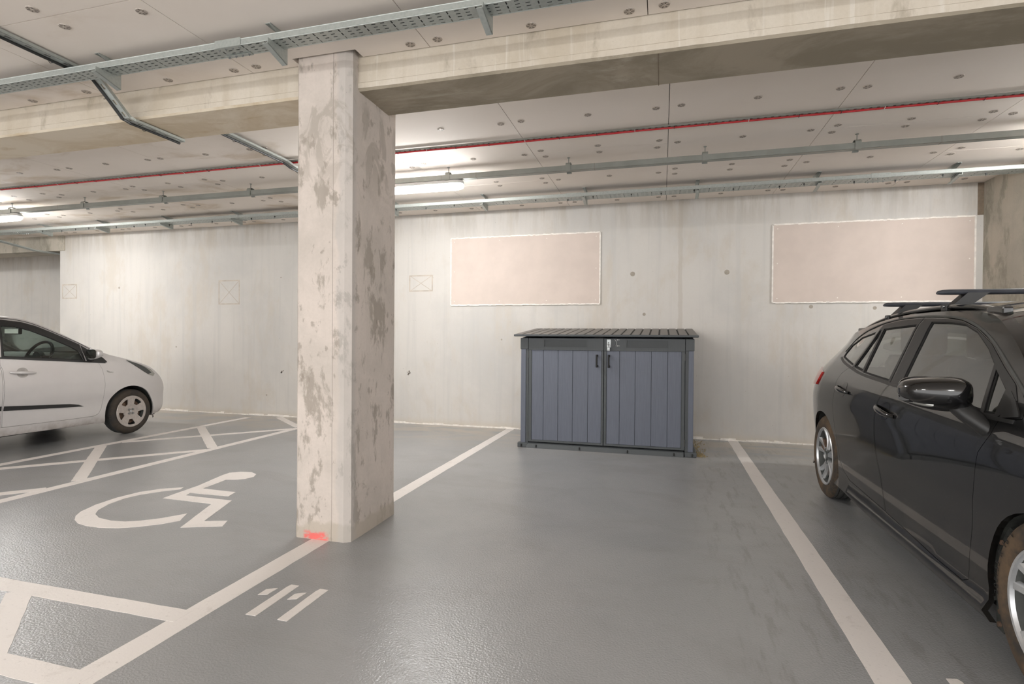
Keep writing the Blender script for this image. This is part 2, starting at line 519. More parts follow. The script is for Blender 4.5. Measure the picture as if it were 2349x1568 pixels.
# formwork marks and tie holes cast into the wall
def frame_mark(x0, x1, z0, z1, w=0.018, cross=True):
    m = MB()
    y0, y1 = WY - 0.0012, WY + 0.01
    for a in ((x0, x1, z0, z0 + w), (x0, x1, z1 - w, z1), (x0, x0 + w, z0 + w, z1 - w), (x1 - w, x1, z0 + w, z1 - w)):
        m.box(a[0], a[1], y0, y1, a[2], a[3])
    if cross:
        for (ax, az, bx, bz) in ((x0, z0, x1, z1), (x0, z1, x1, z0)):
            d = Vector((bx - ax, 0, bz - az)).normalized(); n = Vector((-d.z, 0, d.x)) * (w * .22)
            A = Vector((ax, 0, az)) + d * w; B = Vector((bx, 0, bz)) - d * w
            m.prism([A + n, B + n, B - n, A - n], lambda p, s: (p.x, y0 - .0003 if s == 0 else y1, p.z))
    return m
for a in ((-3.43, -3.07, 1.85, 2.08), (-6.70, -6.30, 1.70, 2.08), (-10.0, -9.66, 1.83, 2.08)):
    frame_mark(*a).build('formwork_mark', 'mark', back)
for (x, z, r) in ((-0.362, 2.026, .03), (0.743, 2.02, .03), (1.655, 1.6, .022), (-5.8, .316, .014), (-7.53, 1.03, .012), (-.217, 1.52, .02), (-8.72, 2.0, .018),
                  (-2.07, 1.19, .012), (2.3, 1.58, .02), (-5.55, 2.1, .01), (2.95, 2.3, .02), (2.98, 1.9, .02), (-4.4, 1.2, .012)):
    m = MB(); m.cyl((x, WY - .0015, z), (x, WY + .01, z), r, n=14)
    m.build('tie_hole', 'hole', back)
for (x, z) in ((-3.425, .70), (-5.53, .68)):   # two spalled spots
    m = MB()
    for k in range(7):
        a = random.uniform(0, 6.28); q = random.uniform(0, .035)
        m.cyl((x + q * math.cos(a), WY - .002, z + q * math.sin(a) * 1.5), (x + q * math.cos(a), WY + .01, z + q * math.sin(a) * 1.5), random.uniform(.006, .013), n=7)
    m.build('spalled_spot', 'anchor_dark', back)
# rough mortar line where wall meets floor
m = MB()
x = -10.0
while x < XR:
    w = random.uniform(.05, .16)
    m.box(x, x + w, WY - random.uniform(.004, .016), WY + .01, 0, random.uniform(.008, .03))
    x += w
m.build('mortar_fillet', 'sealant', back)

b = MB(); b.box(XL, -10.05, 8.6, 8.8, -.02, 3.05); b.box(-10.05, -9.85, WY + .25, 8.6, -.02, 3.05)
b.box(XL - .2, XL, YF, 8.8, -.02, 3.05)
tag(b.build('wall_recess', 'wall'), 'deeper concrete wall beyond the end of the back wall', 'wall', kind='structure')
b = MB(); b.box(3.31, 3.80, 6.02, WY, -.02, 3.05)
_p = tag(b.build('wall_right_pier', 'wall_rough'), 'rough concrete pier at the right end of the back wall', 'wall', kind='structure')
m = MB(); m.box(3.255, 3.312, WY - .004, WY + .02, 2.57, 2.915); m.build('corner_chase', 'chase', _p)
b = MB(); b.box(XR, XR + .2, 2.0, WY, -.02, 3.05)
tag(b.build('wall_right', 'wall_rough'), 'concrete wall far to the right beyond the black car', 'wall', kind='structure')

# ceiling slab + boards, one structure
def board_ceiling():
    m = MB()
    gap = 0.0022
    def boards(x0, x1, y0, y1, z):
        m.box(x0 + gap, x1 - gap, y0 + gap, y1 - gap, z, z + 0.03, 0)
    x = 0.035 - 1.198 * 16
    k = -12 - 4
    while x < XR:
        seam = 5.745 if k % 2 == 0 else 4.90
        x1 = min(x + 1.198, XR)
        for a, c in ((BY1 + .004, seam), (seam, WY - 0.004 if x > -10.1 else 8.6)):
            boards(max(x, XL), x1, a, c, CZB)
        x += 1.198; k += 1
    x = -0.085 - 1.215 * 16
    k = -16
    while x < XR:
        x1 = min(x + 1.215, XR)
        ys = [YF, -3.2, -0.4, 2.10, BY0 - .004] if k % 2 else [YF, -1.8, .7, BY0 - .004]
        for a, c in zip(ys[:-1], ys[1:]):
            if c > 2.6:
                cx0, cx1, cy = -2.16, -1.735, 2.80
                if x < cx1 and x1 > cx0:   # board cut round the column head
                    boards(max(x, XL), x1, a, cy, CZF)
                    if cx0 > x: boards(x, cx0, cy - 2 * gap, c, CZF)
                    if x1 > cx1: boards(cx1, x1, cy - 2 * gap, c, CZF)
                    continue
            boards(max(x, XL), x1, a, c, CZF)
        x += 1.215; k += 1
    m.box(XL, XR + .2, YF, BY0 + .1, CZF + 0.03, 3.15, 1)
    m.box(XL, XR + .2, BY0 + .1, 9.0, CZB + 0.03, 3.15, 1)
    return m.build('ceiling', ['board', 'dark_gap'])
tag(board_ceiling(), 'beige insulation board ceiling', 'ceiling', kind='structure')

# beams: rough lower lip, softly chamfered
def beam(name, x0, x1, mat, lab):
    n = max(8, int((x1 - x0) / 0.04))
    m = MB(); rows = []
    for i in range(n + 1):
        x = x0 + (x1 - x0) * i / n
        w = noise.noise(Vector((x * 6, 1.7, 0))) * .004 + noise.noise(Vector((x * 21, 4.7, 0))) * .003
        w2 = noise.noise(Vector((x * 3, 9.7, 0))) * .004
        rows.append([(x, BY0, 3.0), (x, BY0, BZ + .047), (x, BY0 - .004 + w, BZ + .043), (x, BY0 - .002 + w, BZ + .012 + w2), (x, BY0 + .012 + w, BZ + w * .4),
                     (x, (BY0 + BY1) / 2, BZ), (x, BY1 - .008, BZ), (x, BY1, BZ + .008), (x, BY1, 3.0)])
    k = len(rows[0])
    m.add([p for r in rows for p in r], [(i * k + j, (i + 1) * k + j, (i + 1) * k + j + 1, i * k + j + 1) for i in range(n) for j in range(k - 1)]
          + [tuple(range(k)), tuple(range((n) * k, (n + 1) * k))])
    return tag(m.build(name, mat), lab, 'beam', kind='structure')
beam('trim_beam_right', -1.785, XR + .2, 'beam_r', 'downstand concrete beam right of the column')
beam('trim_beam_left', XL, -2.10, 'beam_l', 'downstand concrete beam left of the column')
# joint across the soffit of the right beam
m = MB(); m.box(-.034, -.030, BY0 + .012, BY1, BZ - .0012, BZ + .004)
tag(m.build('trim_beam_joint', 'chase'), 'fine construction joint across the beam', 'joint', kind='structure')
# lintel beam at the far left over the recess
m = MB(); m.bbox(XL, -9.93, WY - .02, WY + .4, 2.66, 3.0, .006)
tag(m.build('trim_lintel', 'wall_rough'), 'concrete lintel beam over the recess', 'beam', kind='structure')

# the column
def column():
    poly = [(-2.122, 2.812), (-1.806, 2.812), (-1.768, 2.834), (-1.768, 3.36), (-1.783, 3.375), (-2.13, 3.375), (-2.14, 3.365), (-2.14, 2.83)]
    m = MB()
    nz = 48
    pts = []
    for j in range(len(poly)):
        a = Vector(poly[j]); c = Vector(poly[(j + 1) % len(poly)])
        k = max(1, int((c - a).length / .035))
        for i in range(k): pts.append(a + (c - a) * i / k)
    n = len(pts); vs = []
    for i in range(nz + 1):
        z = 3.0 * i / nz
        for p in pts:
            d = noise.noise(Vector((p.x * 7, p.y * 7, z * 3))) * .0022
            fl = .004 if z < .12 else 0
            c = Vector((-1.95, 3.09)); q = p + (p - c).normalized() * (d + fl)
            vs.append((q.x, q.y, z))
    m.add(vs, [(i * n + j, i * n + (j + 1) % n, (i + 1) * n + (j + 1) % n, (i + 1) * n + j) for i in range(nz) for j in range(n)])
    o = m.build('concrete_column', 'column', smooth=True, angle=25)
    return tag(o, 'square concrete column with chamfered corner and red paint at its foot', 'column')
column()

# ------------------------------------------------------------------ ceiling anchors
def make_anchor():
    m = MB(); R = .029
    m.cyl((0, 0, 0), (0, 0, -.004), R, R * .92, 20)
    m.cyl((0, 0, -.004), (0, 0, -.0055), R * .3, R * .25, 12)
    o = m.build('ceiling_anchor', 'anchor')
    s = MB()
    for k in range(3):
        a = PI * k / 3 + .3
        d = Vector((math.cos(a), math.sin(a), 0)); n = Vector((-d.y, d.x, 0)) * .0028
        for sg in (-1, 1):
            A = d * (R * .36 * sg); B = d * (R * .86 * sg)
            s.prism([A + n, B + n, B - n, A - n], lambda p, q: (p.x, p.y, -.0035 if q else -.0047))
    s.build('slot', 'anchor_dark', o)
    return o
anchor0 = make_anchor(); first = True
spots = []
for k in range(-9, 4):
    x0 = 0.035 + 1.198 * k
    rows = (4.14, 4.90, 5.66, 5.83, 6.76) if k % 2 == 0 else (4.14, 4.82, 4.99, 5.75, 6.76)
    for dx in (.085, .605, 1.115):
        for y in rows:
            if x0 + dx < 3.25 and x0 + dx > -9.8: spots.append((x0 + dx, y, CZB))
for k in range(-4, 1):
    x0 = -0.085 + 1.215 * k
    rows = (2.02, 2.18, 2.82) if k % 2 else (1.2, 2.82)
    for dx in (.085, .605, 1.13):
        for y in rows:
            if not (-2.2 < x0 + dx < -1.7): spots.append((x0 + dx, y, CZF))
for (x, y, z) in spots:
    o = anchor0 if first else copy_tree(anchor0)
    first = False
    o.location = (x + random.uniform(-.012, .012), y + random.uniform(-.01, .01), z)
    o.rotation_euler = (0, 0, random.uniform(0, 3))
    tag(o, 'small round metal anchor plate pinning the beige ceiling boards', 'anchor', 'round anchor plates in the ceiling')

# ------------------------------------------------------------------ wall boards
for (x0, x1, z0, z1, lab) in ((-2.795, -.768, 1.655, 2.566, 'large beige board on the back wall nearest the column, above left of the shed'),
                         (1.242, 3.232, 1.648, 2.56, 'large beige board on the back wall above the black car')):
    t = empty('wall_board', ((x0 + x1) / 2, WY, z0))
    ox, oy, oz = t.location
    m = MB(); m.bbox(x0 - ox, x1 - ox, -.014, 0, 0, z1 - oz, .003); m.build('board_panel', 'wall_panel', t)
    m = MB(); w = .016
    n = 60
    for (a, c, hz) in ((x0, x1, z0), (x0, x1, z1)):
        for i in range(n):
            u0_ = a + (c - a) * i / n; u1 = a + (c - a) * (i + 1) / n
            jz = random.uniform(-.003, .003)
            m.box(u0_ - ox, u1 - ox, -.018, -.0002, hz - w / 2 - oz + jz, hz + w / 2 - oz + jz)
    m.box(x0 - w / 2 - ox, x0 + w / 2 - ox, -.018, -.0002, z0 - oz, z1 - oz)
    m.box(x1 - w / 2 - ox, x1 + w / 2 - ox, -.018, -.0002, z0 - oz, z1 - oz)
    m.build('sealant_edge', 'sealant', t)
    for i in range(4):
        for j in range(3):
            if j == 1 and 0 < i < 3: continue
            sx = x0 + .05 + (x1 - x0 - .1) * i / 3 - ox; sz = z0 + .05 + (z1 - z0 - .1) * j / 2 - oz
            m = MB(); m.cyl((sx, -.014, sz), (sx, -.0165, sz), .006, n=10); m.build('screw', 'sealant', t)
    tag(t, lab, 'wall board')

# ------------------------------------------------------------------ floor markings
PN = [0]
def paint(name, polys, lab, cat, group=None, jit=.0015):
    m = MB()
    PN[0] += 1
    for P in polys:
        # densify edges a little so the paint edge is ragged
        Q = []
        for i in range(len(P)):
            a = Vector(P[i]); c = Vector(P[(i + 1) % len(P)])
            k = max(1, min(60, int((c - a).length / .05)))
            for q in range(k):
                p = a + (c - a) * q / k
                Q.append((p.x + random.uniform(-jit, jit), p.y + random.uniform(-jit, jit)))
        # triangulate
        r = delaunay_2d_cdt([Vector(p) for p in Q], [], [list(range(len(Q)))], 1, 1e-5)
        vs, es, fs = r[0], r[1], r[2]
        PZ = 0.0008 + 0.00007 * PN[0]
        m.add([(v.x, v.y, PZ) for v in vs], [tuple(f) for f in fs])
        n = len(Q)
        m.add([(p[0], p[1], PZ) for p in Q] + [(p[0], p[1], -.001) for p in Q], [(i, (i + 1) % n, n + (i + 1) % n, n + i) for i in range(n)])
    o = m.build(name, 'marking')
    return tag(o, lab, cat, group)
def strip(a, c, w):
    a = Vector(a); c = Vector(c); d = (c - a).normalized(); n = Vector((-d.y, d.x)) * w / 2
    return [(a + n)[:], (c + n)[:], (c - n)[:], (a - n)[:]]
paint('bay_line', [[(-2.03, 1.47), (-1.905, 1.38), (-1.885, 6.95), (-1.985, 6.95)]], 'long white bay line passing under the concrete column', 'floor marking')
paint('bay_line', [[(.725, .3), (.86, .3), (.885, 6.95), (.775, 6.95)]], 'white bay line between the shed and the black car', 'floor marking')
paint('bay_line', [[(-5.985, .0), (-5.885, .0), (-5.885, 6.72), (-5.985, 6.72)]], 'white bay line beside the silver car', 'floor marking')
paint('bay_line', [[(-4.685, 1.87), (-4.585, 1.87), (-4.585, 6.2), (-4.685, 6.12)]], 'white line edging the hatching on the side of the wheelchair symbol', 'floor marking')
hg = 'diagonal hatch strokes beside the silver car'
for i, (a, c) in enumerate((((-5.90, 3.33), (-4.66, 4.68)), ((-5.90, 4.74), (-4.66, 6.07)), ((-5.90, 4.50), (-4.68, 3.38)), ((-5.89, 5.82), (-4.68, 4.78)), ((-5.5, 6.86), (-4.66, 6.2)), ((-5.2, 2.55), (-4.67, 3.12)))):
    paint('hatch_stroke', [strip(a, c, .10)], ['hatch stroke leaning right, below the silver car door', 'hatch stroke leaning right, running toward the wall behind the column', 'wide-looking hatch stroke left of the wheelchair symbol',
          'hatch stroke crossing near the silver front wheel side', 'short hatch stroke nearest the back wall', 'hatch stroke entering at the left picture edge'][i], 'floor marking', hg)
paint('bay_line', [strip((-5.9, 1.875), (-1.99, 1.875), .095)], 'white cross line in front of the wheelchair symbol', 'floor marking')
paint('bay_line', [strip((-5.9, 1.42), (-1.95, 1.42), .10)], 'white line running off the bottom left corner', 'floor marking')
paint('hatch_stroke', [strip((-2.93, 1.85), (-2.42, 1.42), .105)], 'diagonal white stroke between the two front cross lines', 'floor marking')
arc = [(-3.683, 3.47), (-3.812, 3.387), (-3.894, 3.268), (-3.92, 3.109), (-3.897, 2.93), (-3.845, 2.794), (-3.783, 2.714), (-3.715, 2.658), (-3.623, 2.612), (-3.53, 2.592), (-3.414, 2.592), (-3.299, 2.619), (-3.192, 2.675), (-3.1, 2.754), (-3.042, 2.839), (-3.118, 2.968), (-3.2, 2.843), (-3.29, 2.761), (-3.368, 2.723), (-3.471, 2.712), (-3.601, 2.73), (-3.695, 2.778), (-3.765, 2.852), (-3.822, 2.969), (-3.847, 3.11), (-3.82, 3.224), (-3.748, 3.329), (-3.66, 3.417)]
body = [(-3.585, 3.197), (-3.612, 3.538), (-3.687, 3.881), (-3.69, 3.958), (-3.622, 4.014), (-3.52, 4.03), (-3.432, 3.985), (-3.386, 3.905), (-3.408, 3.827), (-3.469, 3.779), (-3.539, 3.757), (-3.511, 3.487), (-3.187, 3.479), (-3.157, 3.374), (-3.504, 3.362), (-3.481, 3.3), (-3.052, 3.294), (-2.885, 2.877), (-2.745, 2.928), (-2.696, 2.833), (-2.931, 2.74), (-3.129, 3.186)]
paint('wheelchair_symbol', [arc, body], 'white painted wheelchair symbol on the grey floor', 'floor marking', jit=.001)
one = lambda x: [[(x, 1.965), (x + .05, 1.965), (x + .05, 2.262), (x + .005, 2.262), (x, 2.235)], [(x - .078, 2.13), (x - .038, 2.145), (x - .032, 2.212), (x - .048, 2.205), (x - .078, 2.185)]]
paint('bay_number', one(-1.745) + one(-1.583), 'white stencilled number 11 painted beside the bay line', 'floor marking', jit=.0008)
paint('bay_number', [[(.992, 2.05), (1.04, 2.05), (1.045, 2.285), (1.035, 2.302), (.998, 2.294)]], 'tip of a white stencilled number at the bottom edge beside the black car', 'floor marking')

# ------------------------------------------------------------------ cable trays
def pan(m, x0, x1, y0, y1, z, pitch, rows, sl, sw, every=3, mi=0, th=.0012):
    """perforated tray bottom: slots are real openings"""
    xs = x0; W = y1 - y0; k = 0
    while xs < x1 - 1e-4:
        xe = min(xs + pitch, x1)
        if k % every == every - 1:            # a column of slots lying across the tray
            nr = 3; p = W / nr
            cx = (xs + xe) / 2
            m.box(xs, cx - sw / 2, y0, y1, z, z + th, mi)
            m.box(cx + sw / 2, xe, y0, y1, z, z + th, mi)
            ys = y0
            for r in range(nr):
                yc = y0 + (r + .5) * p
                m.box(cx - sw / 2, cx + sw / 2, ys, yc - sl / 2, z, z + th, mi); ys = yc + sl / 2
            m.box(cx - sw / 2, cx + sw / 2, ys, y1, z, z + th, mi)
        else:
            p = W / rows; ys = y0
            a = xs + (xe - xs - sl) / 2; c = a + sl
            m.box(xs, a, y0, y1, z, z + th, mi); m.box(c, xe, y0, y1, z, z + th, mi)
            for r in range(rows):
                yc = y0 + (r + .5) * p
                m.box(a, c, ys, yc - sw / 2, z, z + th, mi); ys = yc + sw / 2
            m.box(a, c, ys, y1, z, z + th, mi)
        xs = xe; k += 1

def tray(name, x0, x1, y0, y1, z, h, lab, pitch, rows, sl, sw, joints):
    t = empty(name, (x0, (y0 + y1) / 2, z))
    ox, oy, oz = t.location
    m = MB(); pan(m, 0, x1 - x0, y0 - oy, y1 - oy, 0, pitch, rows, sl, sw)
    m.build('perforated_pan', 'galv', t)
    for (yy, s) in ((y0 - oy, 1), (y1 - oy, -1)):
        m = MB()
        m.box(0, x1 - x0, yy, yy + .0015 * s, .0, h) if s > 0 else m.box(0, x1 - x0, yy - .0015, yy, .0, h)
        m.tube([(0, yy + .003 * s, h), (x1 - x0, yy + .003 * s, h)], .004, 8)
        m.tube([(0, yy + .001 * s, .002), (x1 - x0, yy + .001 * s, .002)], .003, 6)
        m.build('side_rail', 'galv', t)
    n = int((y1 - y0 - .012) / .0125)
    for i in range(n):  # added unseen cables filling the tray so its slots look dark
        r = .0062; yy = y0 - oy + .0105 + i * .0125
        m = MB(); m.tube([(.0, yy, .0078), ((x1 - x0) * .3, yy + .001, .0078), ((x1 - x0) * .7, yy - .001, .0078), (x1 - x0, yy, .0078)], r, 6)
        m.build('cable', 'black_cable', t, smooth=True)
    for jx in joints:
        m = MB(); L = .17
        m.box(jx - ox, jx + L - ox, y0 - oy - .003, y0 - oy - .0015, -.003, h + .008)
        m.box(jx - ox, jx + L - ox, y0 - oy - .003, y0 - oy + (y1 - y0) * .27, -.004, -.0015)
        m.box(jx - ox, jx + L - ox, y1 - oy - (y1 - y0) * .24, y1 - oy + .002, -.004, -.0015)
        m.build('splice_plate', 'galv', t)
        for i in range(4):
            for q in (.12, .88):
                m = MB(); px_ = jx - ox + .02 + L * .26 * i; py_ = y0 - oy + (y1 - y0) * q
                m.cyl((px_, py_, -.004), (px_, py_, -.007), .006, n=6); m.cyl((px_, py_, -.007), (px_ , py_, -.014), .0025, n=6)
                m.build('bolt', 'steel', t)
    return tag(t, lab, 'cable tray')
tray('cable_tray', -13.0, 4.5, 2.455, 2.553, 2.800, .034, 'wide perforated galvanised cable tray close to the viewer, crossing the top left', .05, 4, .023, .0070, (-2.395,))
tray('cable_tray', -13.0, 3.31, 6.12, 6.29, 2.822, .036, 'perforated galvanised cable tray running along the back wall', .05, 4, .03, .008, (-9.9, -5.75, -1.07, 1.98))

def bracket(name, x, y0, y1, z, ztop, reach, depth):
    """C-shaped pressed steel hanger: top arm on the ceiling, back web, bottom arm under the tray"""
    t = empty(name, (x, y1, ztop))
    th = .004; w = .034
    H = ztop - z
    bb = .028                                     # back web width
    prof = [(y0 - y1 + .0, 0), (bb, 0), (bb, -H - depth), (-(y1 - y0) - reach * .35, -H - depth * .42), (-(y1 - y0) - reach * .35, -H - .002),
            (.004, -H - .002), (.004, -.052), (y0 - y1 + .0, -.008)]
    m = MB(); m.prism(prof, lambda p, s: ((.0 if s == 0 else -th), p[0], p[1]))
    m.build('web_plate', 'galv', t)
    m = MB(); L = [(bb, -H - depth), (-(y1 - y0) - reach * .35, -H - depth * .42)]
    m.add([(0, L[0][0], L[0][1]), (0, L[1][0], L[1][1]), (-w, L[1][0], L[1][1]), (-w, L[0][0], L[0][1]),
           (0, L[0][0], L[0][1] + .003), (0, L[1][0], L[1][1] + .003), (-w, L[1][0], L[1][1] + .003), (-w, L[0][0], L[0][1] + .003)],
          [(0, 1, 2, 3), (7, 6, 5, 4), (0, 4, 5, 1), (1, 5, 6, 2), (2, 6, 7, 3), (3, 7, 4, 0)])
    m.build('bottom_flange', 'galv', t)
    m = MB(); m.box(-w, 0, y0 - y1, bb, -.003, -.0002)
    m.build('top_flange', 'galv', t)
    for q in (.35, .7):
        m = MB(); yy = -(y1 - y0) * q
        m.cyl((-.016, yy, -H - .002), (-.016, yy, -H - .008), .007, n=6); m.cyl((-.016, yy, -H - .008), (-.016, yy, -H - .018), .003, n=8)
        m.build('bolt', 'steel', t)
    return t
b1 = bracket('tray_bracket', -3.225, 2.442, 2.553, 2.800, CZF, .05, .075)
tag(b1, 'folded steel bracket under the near wide cable tray, left of the splice', 'bracket', 'steel brackets of the near cable tray')
for x, lab in ((-2.023, 'folded steel bracket under the near wide cable tray, just right of the splice'), (-.825, 'folded steel bracket under the near cable tray at the top edge, right of the column')):
    c = copy_tree(b1); c.location.x = x
    tag(c, lab or 'folded steel bracket of the near cable tray beyond the picture edge', 'bracket', 'steel brackets of the near cable tray')
b2 = bracket('tray_bracket', -9.29, 6.12, 6.29, 2.822, CZB, .05, .06)
tag(b2, 'folded steel bracket of the back-wall tray, leftmost above the end of the wall', 'bracket', 'steel brackets of the back-wall tray')
names = ['second bracket from the left on the back-wall tray', 'third bracket from the left on the back-wall tray', 'bracket of the back-wall tray nearest the column on its left', 'bracket of the back-wall tray hidden by the column',
         None, 'bracket of the back-wall tray above the left part of the first wall board', 'bracket of the back-wall tray above the gap between wall boards and shed',
         'bracket of the back-wall tray right of the wall joint', 'bracket of the back-wall tray above the second wall board', 'rightmost bracket of the back-wall tray near the pier']
for i, x in enumerate((-8.11, -6.90, -5.68, -4.47, -3.27, -2.066, -.85, .371, 1.541, 2.736)):
    c = copy_tree(b2); c.location.x = x
    tag(c, names[i] or 'bracket of the back-wall tray behind the column', 'bracket', 'steel brackets of the back-wall tray')
# small black ties hanging off the back tray
tg = 'black cable ties under the back-wall tray'
f0 = None
for i in range(36):
    x = -9.7 + i * .36 + random.uniform(-.08, .08)
    if f0 is None:
        m = MB(); m.bbox(-.006, .006, -.006, .006, -.014, 0, .002); m.box(-.002, .002, -.001, .001, -.03, -.014)
        f0 = m.build('cable_tie', 'black_cable'); o = f0
    else:
        o = f0.copy(); COL.objects.link(o)
    o.location = (x, 6.12 + random.uniform(.02, .15), 2.8225)
    tag(o, 'small black cable tie poking through the tray along the back wall', 'cable tie', tg)

# narrow slotted ladder tray that crosses under the beam
def slotted_run(pts, xw, name, lab, mats, cat, cables=True):
    t = empty(name, pts[0])
    o = Vector(pts[0])
    segs = list(zip(pts[:-1], pts[1:]))
    for si, (a, c) in enumerate(segs):
        A = Vector(a) - o; B = Vector(c) - o
        d = (B - A).normalized(); L = (B - A).length
        up = Vector((1, 0, 0)).cross(d).normalized()
        if up.z < 0: up = -up
        P = lambda x, s, h: A + Vector((x, 0, 0)) + d * s + up * h
        m = MB()
        def slab(x0, x1, s0, s1, h0, h1, mi=0):
            vs = [P(x0, s0, h0), P(x1, s0, h0), P(x1, s1, h0), P(x0, s1, h0), P(x0, s0, h1), P(x1, s0, h1), P(x1, s1, h1), P(x0, s1, h1)]
            m.add(vs, [(0, 3, 2, 1), (4, 5, 6, 7), (0, 1, 5, 4), (1, 2, 6, 5), (2, 3, 7, 6), (3, 0, 4, 7)], mi)
        w = xw; s = 0.0; p = .10
        while s < L - 1e-3:          # base strip with a row of slots
            e = min(s + p, L); mid = (s + e) / 2; q = .016
            if e - s > .05:
                slab(0, w, s, mid - q, 0, .0015); slab(0, w, mid + q, e, 0, .0015)
                slab(0, w * .30, mid - q, mid + q, 0, .0015); slab(w * .68, w, mid - q, mid + q, 0, .0015)
            else:
                slab(0, w, s, e, 0, .0015)
            s = e
        slab(0, .0015, 0, L, 0, .02); slab(w - .0015, w, 0, L, 0, .02)
        m.build('slotted_channel', 'galv', t)
        if cables:
            for ci, (cx, ch, r) in enumerate(((-.010, -.004, .009), (-.024, .003, .008), (-.034, .012, .006))):
                mm = MB(); mm.tube([P(cx, -0.004, ch), P(cx + .003, L / 2, ch), P(cx, L + .004, ch)], r, 8)
                mm.build('cable', 'black_cable', t, smooth=True)
            s = .12
            while s < L:
                mm = MB(); mm.tube([P(-.043, s, .0), P(-.03, s, -.012), P(.0, s, -.012)], .0022, 5)
                mm.build('cable_tie', 'black_cable', t); s += .36
    return tag(t, lab, cat)
slotted_run([(-3.52, 1.2, 2.862), (-3.52, 2.64, 2.855), (-3.47, 2.80, 2.66), (-3.46, 2.86, 2.645)][:3] + [(-3.50, 2.872, 2.664), (-3.50, 3.262, 2.664)], .045,
            'cable_channel', 'narrow slotted channel with black cables dropping under the beam at upper left', None, 'cable tray')
slotted_run([(-3.49, 3.33, 2.875), (-3.49, 4.40, 2.875), (-3.47, 4.50, 2.845), (-3.47, 5.4, 2.845)], .045, 'cable_channel',
            'narrow slotted channel with black cables crossing the red cable left of the column', None, 'cable tray')
# small slanting tray at the far left under the lintel
slotted_run([(-10.9, 6.30, 2.82), (-10.35, 6.72, 2.63), (-10.3, 7.5, 2.62)], .10, 'cable_channel', 'short slanting perforated tray dipping under the lintel at far left', None, 'cable tray', False)

# red fire cable with slotted strip beside it
t = empty('fire_cable', (-13, 4.5, 2.9))
m = MB(); n = 80
m.tube([(21.9 * i / n, .0 + .002 * math.sin(i * 1.7), -.004 + random.uniform(-.0015, .0015)) for i in range(n + 1)], .0085, 8)
m.build('red_sheath', 'red_cable', t, smooth=True)
m = MB(); s = 0.0
while s < 21.8:
    m.box(s, s + .03, -.032, -.010, -.002, .012); m.box(s + .03, s + .05, -.032, -.026, .0, .012); m.box(s + .03, s + .05, -.016, -.010, 0, .012); s += .05
m.build('slotted_strip', 'trunk', t)
m = MB(); m.tube([(0, -.021, .004), (21.85, -.021, .004)], .006, 6); m.build('black_wire', 'black_cable', t)
for i in range(72):
    m = MB(); x = .15 + i * .3 + random.uniform(-.03, .03)
    m.tube([(x, .009, .006), (x, .010, -.010), (x, -.004, -.015), (x, -.032, -.004)], .0022, 5)
    m.build('clip', 'white_cable' if i % 3 == 0 else 'black_cable', t)
tag(t, 'thin red cable clipped along a slotted strip across the ceiling', 'cable')

# lighting trunking with hangers
t = empty('lighting_trunking', (-13, 5.08, 2.79))
m = MB(); m.box(-5.5, 21.9, -.03, .03, 0, .05, skip=(0,))
m.box(-5.5, 21.9, -.03, -.02, 0, .0015); m.box(-5.5, 21.9, .02, .03, 0, .0015)
m.build('channel', 'trunk', t)
m = MB(); m.box(-5.5, 21.9, -.019, .019, .001, .003); m.build('cover_strip', 'trunk', t)
for x in (-7.35, -2.15, -1.78, -.62, 2.12):
    m = MB(); m.box(x + 13, x + 13.003, -.0308, .0308, -.0008, .0508); m.build('joint_line', 'anchor_dark', t)
tag(t, 'long grey steel lighting trunking hung below the ceiling', 'trunking')
def hanger():
    t = empty('trunking_hanger', (0, 5.08, 2.92))
    m = MB()
    m.cyl((0, 0, -.005), (0, 0, -.06), .004, n=8)
    m.build('threaded_rod', 'trunk', t)
    m = MB(); m.cyl((0, 0, 0), (0, 0, -.005), .013, n=10); m.build('foot', 'trunk', t)
    m = MB(); w = .023
    arc_ = [(-.037, -.136), (-.037, -.070), (-.030, -.058), (-.016, -.052), (.016, -.052), (.030, -.058), (.037, -.070), (.037, -.136)]
    th = .0025
    inn = [(y * .91, z + (.003 if k in (0, 7) else -.003)) for k, (y, z) in enumerate(arc_)]
    pr = arc_ + [(y, z) for y, z in reversed(inn)]
    for i in range(7):
        a, c = arc_[i], arc_[i + 1]; ai, ci = inn[i], inn[i + 1]
        m.prism([a, c, ci, ai], lambda p, s: (-w if s == 0 else w, p[0], p[1]))
    m.box(-w, w, -.050, -.034, -.139, -.136)
    m.box(-w, w, .034, .050, -.139, -.136)
    m.build('clamp', 'trunk', t)
    return t
h0 = hanger(); first = True
hl = {-8.19: 'trunking hanger above the lamp at the left edge', -6.93: 'second trunking hanger from the left', -5.70: 'third trunking hanger from the left', -4.46: 'trunking hanger nearest the column on its left',
      -2.08: 'trunking hanger at the right end of the lit lamp', -.864: 'trunking hanger first to the right of the lit lamp', .352: 'trunking hanger in the middle of the right bay', 1.537: 'rightmost trunking hanger in the picture'}
for x in (-8.19, -6.93, -5.70, -4.46, -3.27, -2.08, -.864, .352, 1.537):
    o = h0 if first else copy_tree(h0)
    first = False
    o.location.x = x
    tag(o, hl.get(x, 'trunking hanger hidden behind the column'), 'hanger', 'hangers of the lighting trunking')

